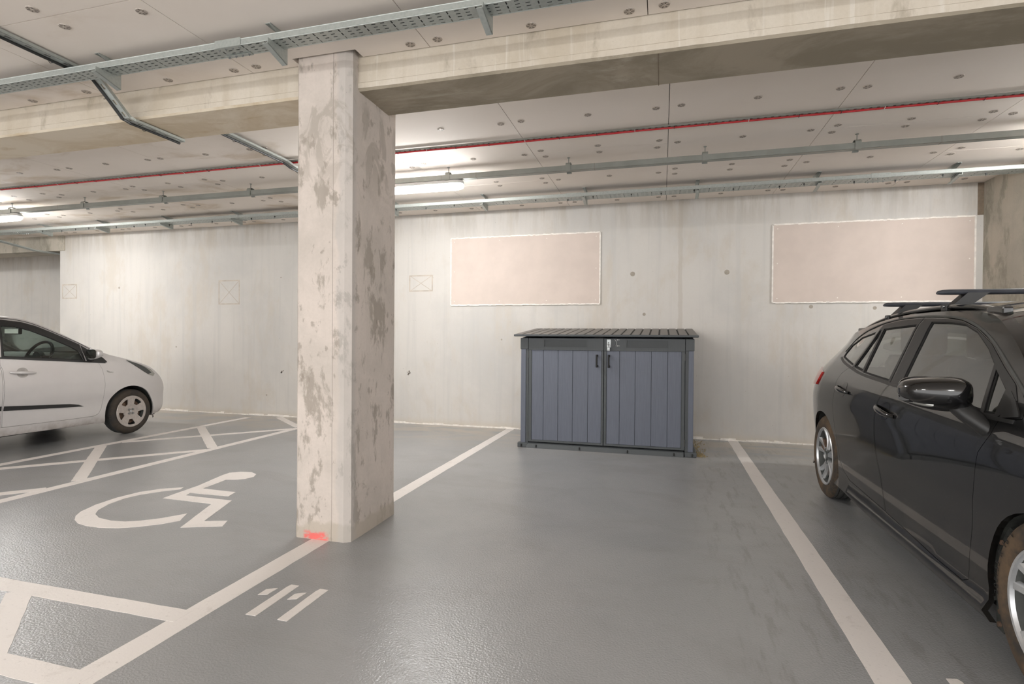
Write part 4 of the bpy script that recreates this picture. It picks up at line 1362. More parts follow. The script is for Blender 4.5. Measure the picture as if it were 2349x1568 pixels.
def build_car(C):
    sh = C['shape']; paint_m = C['paint']
    root = empty(C['name'], C['loc'], C['rz'])
    half = sh.half
    S, Mc = C['S'], C['M']
    assert len(S) == len(Mc), (len(S), len(Mc))
    k = 5
    Sd = crom(S, k)
    fa = arch_curve(*C['arch_f']); ra = arch_curve(*C['arch_r'])
    total = [Vector(p[:2]) for p in Sd]                       # nose bottom -> over the top -> tail bottom
    bottom = [Vector(p) for p in C['tail_low']] + ra[::-1] + [Vector(p) for p in C['sill']] + fa[::-1] + [Vector(p) for p in C['nose_low']]
    total = total + bottom
    for side in (-1, 1):
        doors = C['doors']; wins = C['windows']
        holes = [d['outline'] for d in doors] + [w['outline'] for w in wins if w['in'] is None] + ([C['headlamp']] if C.get('headlamp') else []) + ([C['tail_lamp']] if C.get('tail_lamp') else [])
        side_patch(sh, total, holes, 'body_side', paint_m, root, side, flange=C.get('flange', .02))
        for i, d in enumerate(doors):
            wh = [w['outline'] for w in wins if w['in'] == i]
            do = side_patch(sh, offset(d['outline'], -.0028), wh, 'door', paint_m, root, side, flange=.016)
            # black frame round the glass area of the door
            if d.get('frame'):
                side_patch(sh, d['frame'], wh, 'window_frame', 'trim_black', do, side, off=.0025, flange=.004)
            if d.get('handle'):
                hy0, hy1, hz, dz = d['handle']
                cup = crom([(hy0 + (hy1 - hy0) * .28, hz), (hy0 + (hy1 - hy0) * .36, hz + .042), (hy0 + (hy1 - hy0) * .52, hz + .052), (hy0 + (hy1 - hy0) * .68, hz + .038), (hy0 + (hy1 - hy0) * .76, hz),
                            (hy0 + (hy1 - hy0) * .68, hz - .040), (hy0 + (hy1 - hy0) * .52, hz - .050), (hy0 + (hy1 - hy0) * .36, hz - .040)], 4, True)
                side_patch(sh, cup, [], 'handle_recess', C['recess'], do, side, off=.0012, flange=.004, step=.03)  # flat patch, recess shade is put into its colour
                m = MB(); pts = []; n = 14
                for j in range(n + 1):
                    q = j / n; yy = hy0 + (hy1 - hy0) * q; zz = hz + dz * (q - .5)
                    pts.append((side * (sh.x(yy, zz) + .002 + .030 * math.sin(PI * q) ** .5), yy, zz))
                m.tube(pts, [.010 + .007 * math.sin(PI * j / n) for j in range(n + 1)], 10, flat=(.8, 1.0))
                m.build('door_handle', C['handle_mat'], do, smooth=True)
        for w in wins:
            side_patch(sh, w['outline'], [], w.get('name', 'side_window'), w.get('mat', C['glass']), root, side, off=-.007, flange=.003)
            side_patch(sh, offset(w['outline'], .006), [offset(w['outline'], -.008)], 'window_seal', 'black', root, side, off=-.003, flange=.004)
        for nm, poly, mat, of in C['appliques']:
            side_patch(sh, poly, [], nm, mat, root, side, off=of, flange=abs(of) + .003)
        for nm in ('headlamp', 'tail_lamp'):
            if C.get(nm):
                side_patch(sh, offset(C[nm], -.002), [], nm, 'lens' if nm == 'headlamp' else 'red_lamp', root, side, off=.001 if nm == 'headlamp' else .012, flange=.022)
        # wheel housings
        for (cy, cz, r, zl) in (C['arch_f'], C['arch_r']):
            m = MB(); n = 24; vs = []
            xo = sh.x(cy, cz + r * .5) - .022; xi = xo - .27
            for i in range(n + 1):
                a = PI * 1.08 - PI * 1.16 * i / n
                yy, zz = cy + (r + .004) * math.cos(a), cz + (r + .004) * math.sin(a)
                xx = min(sh.x(yy, max(zz, .2)) - .016, xo + .01)
                vs += [(side * xx, yy, zz), (side * xi, yy, zz)]
            m.add(vs, [(2*i, 2*i+1, 2*i+3, 2*i+2) for i in range(n)])
            m.add([vs[2*i+1] for i in range(n + 1)], [tuple(range(n + 1))])
            m.build('wheel_arch_liner', 'liner', root)
        # mirror
        C['mirror'](root, side, sh, C)
    # wheels
    for (cy, rwid) in (C['wheels']):
        for side in (-1, 1):
            wheel(root, side * (half - C['wheel_inset']), cy, C['tyre_r'], C['tyre_w'], C['rim_r'], side, C['wheel_kind'], C['tyre_mat'])
    # panels across the car
    I = C['idx']
    top_sheet(sh, S, Mc, 'front_bumper', paint_m, root, 0, I['hood0'])
    top_sheet(sh, S, Mc, 'bonnet', paint_m, root, I['hood0'], I['cowl'])
    ap = C.get('pillar_t', .10)
    top_sheet(sh, S, Mc, 'windscreen', C['glass'], root, I['cowl'], I['header'], ap, 1.0)
    top_sheet(sh, S, Mc, 'windscreen_pillar', paint_m, root, I['cowl'], I['header'], 0, ap, nx=4)
    top_sheet(sh, S, Mc, 'roof', paint_m, root, I['header'], I['roof_end'])
    top_sheet(sh, S, Mc, 'rear_window', C['glass'], root, I['roof_end'], I['rw_end'], .16, 1.0)
    top_sheet(sh, S, Mc, 'rear_pillar', paint_m, root, I['roof_end'], I['rw_end'], 0, .16, nx=4)
    top_sheet(sh, S, Mc, 'tailgate', paint_m, root, I['rw_end'], I['tb'])
    top_sheet(sh, S, Mc, 'rear_bumper', paint_m, root, I['tb'], len(S) - 1)
    # floor pan
    L0, L1 = C['len']
    zf = C['floor_z']
    cyf, _, rf, _ = C['arch_f']; cyr, _, rr2, _ = C['arch_r']
    m = MB(); wi = half - .30; wo = half - .09
    m.box(-wi, wi, L0 + .15, L1 - .2, zf, zf + .05)
    m.box(-wo, wo, cyf + rf + .03, cyr - rr2 - .03, zf - .03, zf + .06)
    m.build('underbody', 'liner', root)
    # interior
    z0 = C['seat_z']
    m = MB()
    m.box(-wi - .05, wi + .05, C['dash_y'] - .30, C['dash_y'], z0 + .20, z0 + .52)
    dash = MB(); n = 10; pr = crom([(C['dash_y'] - .42, C['dash_z'] - .06), (C['dash_y'] - .25, C['dash_z']), (C['dash_y'] - .02, C['dash_z'] - .01), (C['dash_y'] + .08, C['dash_z'] - .10), (C['dash_y'] + .05, C['dash_z'] - .3), (C['dash_y'] - .1, C['dash_z'] - .42)], 4)
    dash.prism([(p.x, p.y) for p in pr], lambda p, s: (-(half - .12) if s == 0 else (half - .12), p[0], p[1]))
    dash.build('dashboard', 'interior', root, smooth=True, angle=50)
    for sx in (-.36, .36):
        for yy, rows_ in ((C['seat_y'], 1), (C['seat_y'] + C['seat_gap'], 0)):
            m = MB()
            m.bbox(sx - .25, sx + .25, yy - .45, yy + .08, z0, z0 + .16, .05)
            # reclined backrest
            prof = crom([(yy - .04, z0 + .12), (yy + .10, z0 + .14), (yy + .20, z0 + .45), (yy + .25, z0 + .66), (yy + .21, z0 + .70), (yy + .16, z0 + .66), (yy + .06, z0 + .40)], 4, True)
            for (wa, sc) in ((.24, 1),):
                pp = [(p.x, p.y) for p in prof]
                vs = []; N = len(pp); cy_ = sum(p[0] for p in pp) / N; cz_ = sum(p[1] for p in pp) / N
                for (u, s2) in ((-wa, .82), (-wa + .03, 1), (wa - .03, 1), (wa, .82)):
                    vs += [(sx + u, cy_ + (p[0] - cy_) * s2, cz_ + (p[1] - cz_) * s2) for p in pp]
                m.add(vs, [(i * N + j, i * N + (j + 1) % N, (i + 1) * N + (j + 1) % N, (i + 1) * N + j) for i in range(3) for j in range(N)] + [tuple(range(N)), tuple(range(3 * N, 4 * N))])
            st = m.build('seat', 'seat', root, smooth=True, angle=60)
            m = MB(); m.bbox(sx - .13, sx + .13, yy + .20, yy + .31, z0 + .70, z0 + .90, .045)
            m.cyl((sx - .06, yy + .25, z0 + .60), (sx - .06, yy + .25, z0 + .74), .006); m.cyl((sx + .06, yy + .25, z0 + .60), (sx + .06, yy + .25, z0 + .74), .006)
            m.build('headrest', 'seat', st, smooth=True, angle=60)
    # inner door trims, so one does not look at the back of the paint
    for side in (-1, 1):
        for d in C['doors']:
            o = offset(d['outline'], -.03)
            o = [p for p in o]
            zc = C['trim_top']
            o2 = [Vector((p.x, min(p.y, zc))) for p in o]
            q = []
            for p in o2:
                if not q or (p - q[-1]).length > .004: q.append(p)
            side_patch(sh, q, [], 'door_trim', C['trim_mat'], root, side, off=-.05, flange=.01, step=.09)
    # steering wheel on the car's local -x or +x
    sx = C['steer_x']; sy, sz = C['steer']
    m = MB(); R = .185; tl = .45; pts = []
    for i in range(33):
        a = 2 * PI * i / 32
        pts.append((sx + R * math.cos(a), sy - R * math.sin(a) * math.sin(tl), sz + R * math.sin(a) * math.cos(tl)))
    m.tube(pts, .016, 8, caps=False)
    for a in (PI, 0, -PI / 2):
        m.tube([(sx, sy - .02, sz), (sx + R * math.cos(a), sy - R * math.sin(a) * math.sin(tl), sz + R * math.sin(a) * math.cos(tl))], .018, 6)
    m.cyl((sx, sy - .03, sz), (sx, sy + .02, sz), .06, n=16); m.cyl((sx, sy - .03, sz), (sx, sy - .22, sz - .10), .035, n=10)
    m.build('steering_wheel', 'trim_black', root, smooth=True)
    m = MB(); my, mz = C['rear_mirror']
    m.bbox(-.12, .12, my - .02, my + .015, mz - .035, mz + .035, .015); m.cyl((0, my, mz), (0, my - .06, mz + .06), .008)
    rm = m.build('rear_view_mirror', 'trim_black', root)
    m = MB(); m.box(-.108, .108, my + .0152, my + .0165, mz - .026, mz + .026); m.build('mirror_glass', 'chrome', rm)
    C['extras'](root, sh, C)
    return root

def mirror_shell(root, side, base, size, mats, glass_back=1, tip_lamp=False, arm=None):
    """base = inner rear lower corner area (x out from side, y, z); rounded shell, glass on the rear face"""
    cx, cy, cz = base; a, b, h = size      # a lateral, b fore-aft, h height
    m = MB(); nu, nv = 20, 14; vs = []
    for i in range(nv + 1):
        q = i / nv
        # u from inboard (0) to outboard tip (1)
        e = (1 - abs(2 * q - 1) ** 3.2) ** .5 if 0 < q < 1 else .0
        x = cx + a * (q - .5)
        hh = h * (.34 + .66 * e) * (1.06 - .42 * q)
        bb = b * (.25 + .75 * e) * (1 - .35 * max(0, q - .4))
        for j in range(nu):
            t = 2 * PI * j / nu
            cs, sn = math.cos(t), math.sin(t)
            sgn = lambda v: (1 if v > 0 else -1)
            yy = sgn(cs) * abs(cs) ** .8; zz = sgn(sn) * abs(sn) ** (.55 if sn > 0 else .8)
            if cs > 0: yy *= .42               # rear (glass) side flatter
            vs.append((side * x, cy + yy * bb * .62, cz + zz * hh / 2 + .010 * q))
    m.add(vs, [(i * nu + j, i * nu + (j + 1) % nu, (i + 1) * nu + (j + 1) % nu, (i + 1) * nu + j) for i in range(nv) for j in range(nu)] + [tuple(range(nu)), tuple(range(nv * nu, nv * nu + nu))])
    o = m.build('door_mirror', mats[0], root, smooth=True, angle=70)
    m = MB(); g = []
    for i in range(24):
        t = 2 * PI * i / 24; cs, sn = math.cos(t), math.sin(t)
        g.append((cx + a * .42 * abs(cs) ** .6 * (1 if cs > 0 else -1), cz + .006 + h * .40 * abs(sn) ** .6 * (1 if sn > 0 else -1)))
    m.prism(g, lambda p, s: (side * p[0], cy + b * .262 + .0 if s == 0 else cy + b * .262 + .004, p[1]))
    m.build('mirror_glass', 'chrome', o)
    return o

def mirror_estate(root, side, sh, C):
    o = mirror_shell(root, side, (1.005, 1.56, 1.0), (.245, .20, .150), ['trim_gloss'])
    m = MB()     # grey lower lip
    pts = [(side * (.895 + .22 * q), 1.535 + .03 * math.sin(q * PI), .948 - .012 * math.sin(q * PI) + .028 * q * q) for q in [i / 10 for i in range(11)]]
    m.tube(pts, [.030 - .014 * (i / 10) for i in range(11)], 10, flat=(1.9, .55)); m.build('lower_cover', 'trim_black', o, smooth=True)
    m = MB()
    m.tube([(side * .925, 1.53, .955), (side * .905, 1.50, .925), (side * .868, 1.475, .885), (side * .845, 1.465, .868)], [.040, .042, .040, .046], 14, flat=(1.25, .85)); m.build('mirror_arm', 'trim_black', o, smooth=True)
    m = MB()
    pts = [(side * (1.03 + .085 * q), 1.515 - .035 * (1 - q) + .035 * q, .957 + .016 * q) for q in [i / 6 for i in range(7)]]
    m.tube(pts, [.006, .011, .012, .012, .011, .010, .007], 8, flat=(.9, 1)); m.build('indicator_lens', 'lens', o, smooth=True)

def mirror_hatch(root, side, sh, C):
    o = mirror_shell(root, side, (.852, 1.19, .992), (.185, .115, .135), [C['paint']])
    m = MB(); m.tube([(side * .78, 1.18, .945), (side * .745, 1.15, .925), (side * .715, 1.14, .92)], [.028, .03, .03], 10, flat=(1.2, .8)); m.build('mirror_arm', 'trim_black', o, smooth=True)

def extras_estate(root, sh, C):
    H = sh.half
    top = hermite([(p[0], p[1]) for p in C['S'][13:23]])
    for side in (-1, 1):
        pts = []; n = 26; rs = []
        for i in range(n + 1):
            q = i / n; y = 1.87 + (3.72 - 1.87) * q
            lift = .024 * (1 - abs(2 * q - 1) ** 5)
            z = top(y)
            pts.append((side * (sh.x(y, z) - .045), y, z + lift)); rs.append(.012 + .006 * (1 - abs(2 * q - 1) ** 4))
        m = MB(); m.tube(pts, rs, 10, flat=(1.15, .75)); rail = m.build('roof_rail', 'trim_gloss', root, smooth=True)
        for i, q in enumerate((.02, .98)):
            m = MB(); y = 1.87 + 1.85 * q; z = top(y)
            m.bbox(min(side * (sh.x(y, z) - .065), side * (sh.x(y, z) - .025)), max(side * (sh.x(y, z) - .065), side * (sh.x(y, z) - .025)), y - .07, y + .07, z - .02, z + .03, .012)
            m.build('rail_foot', 'trim_gloss', rail)
        # antenna-side badge: small dark cap on the roof side
    for (y, z) in ((2.44, 1.486), (3.19, 1.462)):
        m = MB(); hw = .625
        sec = crom([(-.032, 0), (-.018, .013), (.010, .016), (.032, .004), (.020, -.012), (-.018, -.012)], 3, True)
        vs = []; N = len(sec)
        xs = [-hw, -hw + .006, -hw + .025, -hw + .06, hw - .06, hw - .025, hw - .006, hw]
        ks = [.4, .68, .9, 1, 1, .9, .68, .4]
        for x, kk in zip(xs, ks):
            vs += [(x, y + p.x * kk, z + p.y * kk - .006 * (1 - kk)) for p in sec]
        m.add(vs, [(i * N + j, i * N + (j + 1) % N, (i + 1) * N + (j + 1) % N, (i + 1) * N + j) for i in range(7) for j in range(N)] + [tuple(range(N)), tuple(range(7 * N, 8 * N))])
        bar = m.build('roof_bar', 'bar_grey', root, smooth=True, angle=40)
        for side in (-1, 1):
            zt = top(y); xr = sh.x(y, zt) - .045
            m = MB()
            # slanting foot: wide at the bar, narrow at the rail clamp
            prof = [(xr + .012, zt + .016), (xr - .075, z - .004), (xr - .175, z - .004), (xr - .085, zt + .030)]
            m.prism(prof, lambda p, s: (side * p[0], y - .036 if s == 0 else y + .036, p[1]))
            m.bbox(min(side * (xr - .03), side * (xr + .025)), max(side * (xr - .03), side * (xr + .025)), y - .03, y + .03, zt + .002, zt + .040, .006)
            m.build('bar_foot', 'trim_black', bar)
            m = MB(); m.cyl((side * (xr + .012), y - .012, zt + .030), (side * (xr + .034), y - .012, zt + .026), .008, n=10); m.build('clamp_bolt', 'steel', bar)
    # torn arch liner edge with bolts behind the front wheel
    cy, cz, r, zl = C['arch_f']
    for side in (-1, 1):
        m = MB(); x = sh.x(cy + r, .35) - .03
        P = [(cy + .332, .12), (cy + .285, .115), (cy + .262, .21), (cy + .290, .30), (cy + .262, .36), (cy + .298, .42), (cy + .22, .52), (cy + .27, .53), (cy + .325, .43), (cy + .338, .32)]
        m.prism(P, lambda p, s: (side * (x - .012 * s), p[0] - .004, p[1])); lp = m.build('liner_flap', 'liner', root)
        for (a, b) in ((cy + .305, .14), (cy + .30, .19), (cy + .308, .30), (cy + .30, .455)):
            m = MB(); m.cyl((side * x, a, b), (side * (x + .007), a, b), .011, .009, 10); m.build('bolt', 'brake', lp)
    # sidewall writing on the front tyre, right-hand side
    txt = '205/55 R 16 V'
    for side in (-1,):
        rr_ = C['tyre_r']; cyw = C['wheels'][0][0]; Rm = rr_ - .046
        x = side * (H - C['wheel_inset'] + .0012)
        m = MB()
        for i, ch in enumerate(txt):
            if ch == ' ': continue
            cu = bpy.data.curves.new('glyph', 'FONT'); cu.body = ch; cu.size = .036; cu.align_x = 'CENTER'
            to = bpy.data.objects.new('glyph', cu); COL.objects.link(to)
            dg = bpy.context.evaluated_depsgraph_get(); me = bpy.data.meshes.new_from_object(to.evaluated_get(dg))
            ang = math.radians(205 - i * 4.6)       # arc position on the rear half of the tyre, reading clockwise
            a = ang - math.radians(90)
            # local frame: radial out = up of glyph
            th = math.radians(-8 + 4.6 * i)
            # position measured from the rear horizontal direction (+y), rising
            cy0, cz0 = math.cos(th), math.sin(th)
            up = Vector((0, cy0, cz0)); right = Vector((0, -cz0, cy0))
            base = Vector((x, cyw, rr_)) + up * (Rm)
            vs = [base + right * v.co.x + up * v.co.y for v in me.vertices]
            m.add([v[:] for v in vs], [tuple(p.vertices) for p in me.polygons])
            bpy.data.objects.remove(to); bpy.data.curves.remove(cu); bpy.data.meshes.remove(me)
        m.build('sidewall_lettering', 'black', root)
    # door lock cylinders
def extras_hatch(root, sh, C):
    m = MB()
    for side in (-1,):
        x = side * (sh.x(.40, .22) - .05)
        m.tube([(x, .36, .20), (x, .33, .185), (x, .325, .155), (x, .332, .150)], .006, 6); m.box(x - .03, x + .01, .33, .40, .19, .215)
    m.build('undertray_clip', 'black', root)

SEST = Shape(.895, [(.1, .05), (.135, .03), (.165, .004), (.19, .002), (.215, .026), (.24, .030), (.33, .024), (.45, .02), (.6, .006), (.75, 0), (.86, .018), (.95, .05), (1.05, .095), (1.2, .165), (1.32, .225), (1.38, .28), (1.45, .34)],
 [(0, .30), (.04, .25), (.15, .12), (.35, .05), (.65, .01), (.9, 0), (3.7, 0), (3.85, .012), (4.0, .035), (4.1, .06), (4.2, .095), (4.3, .14), (4.4, .2), (4.46, .27), (4.52, .36)], 2.6, 4.4, .18, .92, 2.2)
SHAT = Shape(.7975, [(.12, .055), (.2, .022), (.3, .010), (.42, .012), (.55, .0), (.66, .004), (.76, .016), (.86, .03), (.95, .05), (1.05, .085), (1.2, .145), (1.32, .20), (1.4, .26), (1.48, .32)],
 [(0, .30), (.03, .24), (.10, .14), (.22, .06), (.4, .015), (.6, 0), (2.9, 0), (3.2, .03), (3.45, .10), (3.52, .17), (3.6, .25)], 2.2, 3.4, .08, .9)

def curve_strip(pts, w, k=5):
    """thin outline that follows a curve"""
    P = crom(pts, k); A = []; B = []
    for i, p in enumerate(P):
        d = (P[min(i + 1, len(P) - 1)] - P[max(i - 1, 0)]).normalized(); n = Vector((-d.y, d.x)) * w / 2
        A.append(p + n); B.append(p - n)
    return A + B[::-1]

estate = dict(name='estate_car', loc=(2.095, 1.09, 0), rz=0, shape=SEST, paint='paint_black', recess='trim_gloss', handle_mat='trim_gloss', glass='glass_dark', flange=.022,
    S=[(.30, .20), (.20, .24), (.13, .34), (.11, .48), (.13, .60), (.20, .70), (.35, .775), (.60, .855), (.90, .92), (1.12, .962), (1.22, .985), (1.33, 1.07), (1.44, 1.152), (1.61, 1.248), (1.77, 1.318), (1.92, 1.350),
       (2.2, 1.372), (2.5, 1.380), (2.85, 1.377), (3.12, 1.358), (3.42, 1.318), (3.8, 1.265), (4.05, 1.20), (4.22, 1.08), (4.33, .96), (4.40, .88), (4.45, .72), (4.46, .60), (4.44, .42), (4.38, .26)],
    M=[(.22, .18), (.10, .22), (.02, .34), (0, .48), (.01, .60), (.06, .70), (.22, .80), (.48, .885), (.78, .95), (1.0, .99), (1.10, 1.01), (1.26, 1.11), (1.42, 1.20), (1.60, 1.30), (1.78, 1.385), (1.95, 1.42), (2.2, 1.435),
       (2.5, 1.440), (2.85, 1.435), (3.12, 1.42), (3.45, 1.39), (3.85, 1.345), (4.15, 1.29), (4.33, 1.12), (4.45, .98), (4.50, .88), (4.52, .72), (4.53, .6), (4.52, .42), (4.44, .26)],
    idx=dict(hood0=5, cowl=10, header=15, roof_end=22, rw_end=24, tb=26), pillar_t=.07,
    arch_f=(1.085, .305, .335, .135), arch_r=(3.61, .32, .345, .19), tail_low=[(4.2, .22)], sill=[(3.1, .185), (2.4, .15), (1.6, .135)], nose_low=[(.5, .17)],
    doors=[dict(outline=[(1.386, .915), (1.262, .938), (1.275, .985), (1.335, 1.030), (1.509, 1.12), (1.707, 1.216), (1.879, 1.279), (2.063, 1.321), (2.262, 1.341), (2.52, 1.353), (2.455, .975), (2.50, .93), (2.522, .86), (2.52, .76), (2.525, .66), (2.51, .52), (2.47, .42), (2.435, .32), (2.42, .247),
                         (1.823, .215), (1.60, .213), (1.562, .235), (1.548, .32), (1.51, .5), (1.475, .66), (1.45, .78), (1.40, .86)],
                frame=[(1.41, .918), (2.30, .960), (2.452, .968), (2.508, 1.346), (2.262, 1.334), (2.063, 1.314), (1.879, 1.272), (1.707, 1.209), (1.52, 1.112), (1.40, 1.055), (1.34, 1.0)], handle=(2.262, 2.515, .822, .028)),
           dict(outline=[(2.528, 1.353), (2.587, 1.354), (2.852, 1.35), (3.09, 1.329), (3.205, 1.035), (3.27, 1.02), (3.35, .975), (3.372, .93), (3.335, .82), (3.318, .684), (3.285, .551), (3.258, .45), (3.225, .373), (3.15, .31), (3.03, .272), (2.428, .249),
                         (2.443, .32), (2.478, .42), (2.518, .52), (2.533, .66), (2.528, .76), (2.530, .86), (2.508, .932), (2.463, .977)],
                frame=[(2.474, .970), (3.195, 1.030), (3.085, 1.322), (2.852, 1.343), (2.587, 1.347), (2.534, 1.346)], handle=(3.035, 3.285, .873, .022))],
    windows=[{'in': 0, 'outline': [(2.335, .990), (2.385, 1.322), (2.163, 1.314), (2.012, 1.30), (1.866, 1.262), (1.709, 1.190), (1.605, 1.128), (1.522, .935)]},
             {'in': 0, 'outline': [(1.572, 1.105), (1.44, 1.035), (1.425, .935), (1.50, .933)], 'name': 'quarter_light'},
             {'in': 1, 'outline': [(2.945, 1.006), (2.505, .984), (2.545, 1.312), (3.015, 1.294)]},
             {'in': 1, 'outline': [(3.168, 1.035), (2.978, 1.015), (3.046, 1.288), (3.082, 1.283)], 'name': 'quarter_light'},
             {'in': None, 'outline': [(3.222, 1.040), (3.56, 1.088), (3.578, 1.12), (3.56, 1.18), (3.42, 1.238), (3.145, 1.275)], 'name': 'quarter_light'}],
    appliques=[('mirror_sail', [(1.400, 1.030), (1.345, .998), (1.29, .955), (1.285, .945), (1.385, .928)], 'trim_black', .004),
               ('drip_moulding', curve_strip([(1.22, .965), (1.335, 1.036), (1.509, 1.125), (1.707, 1.221), (1.879, 1.284), (2.063, 1.326), (2.262, 1.346), (2.52, 1.358), (2.852, 1.355), (3.123, 1.331), (3.40, 1.277), (3.56, 1.215), (3.61, 1.13)], .009), 'trim_grey', .004),
               ('belt_moulding', curve_strip([(1.30, .924), (1.60, .924), (2.30, .962), (2.505, .972), (2.957, .995), (3.20, 1.022), (3.44, 1.053), (3.595, 1.085)], .014), 'trim_black', .004),
               ('front_reflector', curve_strip([(.42, .45), (.5, .45)], .03, 2), 'lens', .003)],
    headlamp=[(.17, .60), (.24, .66), (.38, .70), (.62, .79), (.55, .72), (.40, .64), (.25, .57)], tail_lamp=[(3.80, .962), (3.815, .90), (3.85, .855), (4.20, .835), (4.37, .85), (4.30, .955), (4.1, .99)],
    mirror=mirror_estate, extras=extras_estate, wheels=((1.075, 0), (3.62, 0)), wheel_inset=.022, tyre_r=.316, tyre_w=.205, rim_r=.217, wheel_kind='alloy', tyre_mat='tyre_dusty',
    len=(0, 4.5), floor_z=.20, seat_z=.42, dash_y=1.55, dash_z=.95, seat_y=2.15, seat_gap=.85, trim_top=.93, trim_mat='seat_tan', steer_x=-.36, steer=(1.72, .92), rear_mirror=(1.80, 1.26))
est = build_car(estate)
tag(est, 'dusty black estate car with roof bars, nose toward the viewer, cut by the right edge', 'car')

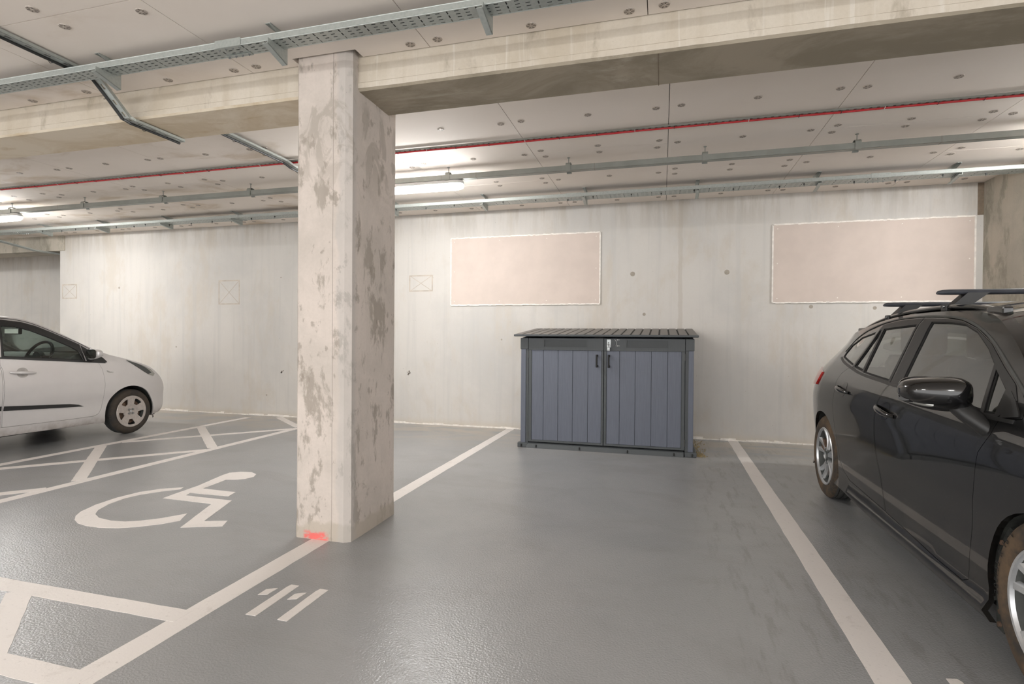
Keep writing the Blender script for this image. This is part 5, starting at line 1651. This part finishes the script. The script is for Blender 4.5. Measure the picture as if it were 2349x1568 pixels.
_nb = lambda L: [(y if y > .6 else .06 + y * .9, z) for y, z in L]
hatch = dict(name='hatchback_car', loc=(-6.30 - .7975, 5.87, 0), rz=PI, shape=SHAT, paint='paint_silver', recess='silver_shade', handle_mat='paint_silver', glass='glass_clear', flange=.016,
    S=[(.34, .20), (.22, .22), (.14, .29), (.11, .42), (.12, .54), (.17, .63), (.24, .70), (.36, .79), (.46, .838), (.61, .885), (.736, .925), (.878, .965), (.976, .998), (1.169, 1.09), (1.355, 1.20), (1.489, 1.275), (1.612, 1.335), (1.74, 1.378),
       (1.904, 1.395), (2.3, 1.402), (2.7, 1.388), (3.0, 1.35), (3.2, 1.29), (3.34, 1.15), (3.42, 1.0), (3.46, .85), (3.49, .65), (3.50, .5), (3.48, .36), (3.42, .24)],
    M=[(.22, .18), (.10, .20), (.03, .29), (0, .42), (.01, .54), (.04, .64), (.10, .73), (.22, .825), (.34, .875), (.50, .92), (.62, .95), (.74, .98), (.84, 1.01), (1.05, 1.12), (1.24, 1.225), (1.40, 1.30), (1.55, 1.365), (1.70, 1.405), (1.88, 1.43),
       (2.3, 1.45), (2.7, 1.435), (3.03, 1.40), (3.26, 1.35), (3.44, 1.18), (3.53, 1.02), (3.56, .86), (3.58, .65), (3.59, .5), (3.58, .36), (3.5, .24)],
    idx=dict(hood0=6, cowl=12, header=17, roof_end=22, rw_end=24, tb=26), pillar_t=.07,
    arch_f=(.69, .27, .322, .18), arch_r=(3.04, .27, .322, .18), tail_low=[(3.38, .2)], sill=[(2.7, .195), (2.05, .198), (1.2, .19)], nose_low=[(.36, .195)],
    doors=[dict(outline=[(1.069, .886), (1.035, .82), (1.019, .723), (1.015, .63), (1.024, .548), (1.038, .44), (1.058, .352), (1.09, .298), (1.139, .277), (1.4, .276), (2.049, .287), (2.040, .495), (2.026, .7), (2.026, .852), (2.043, .912), (2.033, .99), (2.01, 1.09), (1.975, 1.30), (1.96, 1.372),
                         (1.92, 1.372), (1.75, 1.352), (1.627, 1.312), (1.499, 1.250), (1.365, 1.180), (1.234, 1.110), (1.15, 1.052), (1.06, .975)],
                frame=[(1.215, .902), (2.02, .978), (1.955, 1.362), (1.92, 1.365), (1.75, 1.345), (1.627, 1.305), (1.499, 1.243), (1.365, 1.173), (1.236, 1.103)], handle=(1.738, 1.966, .822, .016)),
           dict(outline=[(2.058, .287), (2.5, .297), (2.66, .33), (2.70, .42), (2.76, .53), (2.83, .62), (2.86, .75), (2.84, .9), (2.80, 1.0), (2.74, 1.15), (2.68, 1.355), (2.3, 1.382), (1.97, 1.374), (1.985, 1.30), (2.02, 1.09), (2.042, .99), (2.052, .912), (2.035, .852), (2.035, .7), (2.049, .495)],
                frame=[(2.05, .98), (2.79, 1.03), (2.73, 1.15), (2.672, 1.345), (2.3, 1.372), (1.985, 1.366)], handle=(2.50, 2.72, .85, .012))],
    windows=[{'in': 0, 'outline': [(1.951, 1.304), (1.82, 1.297), (1.692, 1.258), (1.519, 1.178), (1.339, 1.083), (1.262, 1.027), (1.232, .924), (1.44, .943), (2.0, .989), (1.985, 1.10)]},
             {'in': 1, 'outline': [(2.075, 1.0), (2.58, 1.035), (2.62, 1.15), (2.58, 1.30), (2.3, 1.325), (2.02, 1.318), (2.05, 1.12)]}],
    appliques=[('mirror_sail', [(1.228, 1.095), (1.161, 1.045), (1.075, .985), (1.01, .945), (.975, .905), (.972, .890), (1.195, .905), (1.222, 1.02)], 'trim_black', .005),
               ('belt_moulding', curve_strip([(.99, .888), (1.2, .907), (1.677, .948), (2.03, .978), (2.79, 1.028)], .016), 'trim_black', .004),
               ('side_moulding', [(2.030, .497), (1.403, .447), (1.317, .43), (1.256, .405), (1.505, .418), (2.035, .452)], 'trim_black', .008),
               ('side_moulding', [(2.055, .499), (2.60, .535), (2.62, .53), (2.60, .49), (2.055, .454)], 'trim_black', .008),
               ('headlamp_bezel', [(.728, .906), (.60, .862), (.50, .815), (.43, .765), (.40, .735), (.45, .722), (.506, .757), (.61, .826)], 'trim_grey', .006),
               ('side_indicator', crom([(.986, .795), (.965, .770), (.942, .765), (.905, .768), (.93, .778), (.945, .780)], 3, True), 'lens', .004),
               ('sill_cover', [(1.15, .268), (2.05, .279), (2.66, .285), (2.66, .205), (2.05, .207), (1.10, .20)], 'paint_silver', .004),
               ('drip_moulding', curve_strip([(1.0, .975), (1.15, 1.063), (1.234, 1.118), (1.365, 1.188), (1.499, 1.258), (1.627, 1.320), (1.75, 1.360), (1.92, 1.380), (2.3, 1.390), (2.68, 1.365), (2.95, 1.30)], .006), 'trim_black', .003)],
    headlamp=[(.730, .915), (.61, .870), (.50, .828), (.40, .775), (.345, .72), (.37, .690), (.44, .712), (.506, .752), (.622, .832)], tail_lamp=[(3.25, .82), (3.33, .80), (3.40, .82), (3.37, .98), (3.28, 1.12), (3.22, 1.14), (3.24, .98)],
    mirror=mirror_hatch, extras=extras_hatch, wheels=((.668, 0), (3.04, 0)), wheel_inset=.02, tyre_r=.272, tyre_w=.165, rim_r=.19, wheel_kind='cover', tyre_mat='tyre',
    len=(0, 3.6), floor_z=.21, seat_z=.42, dash_y=1.28, dash_z=1.0, seat_y=1.85, seat_gap=.75, trim_top=.9, trim_mat='interior', steer_x=-.36, steer=(1.44, .965), rear_mirror=(1.46, 1.25))
hatch['S'] = _nb(hatch['S']); hatch['M'] = _nb(hatch['M'])
hat = build_car(hatch)
tag(hat, 'silver hatchback car parked nose to the wall, cut by the left edge', 'car')
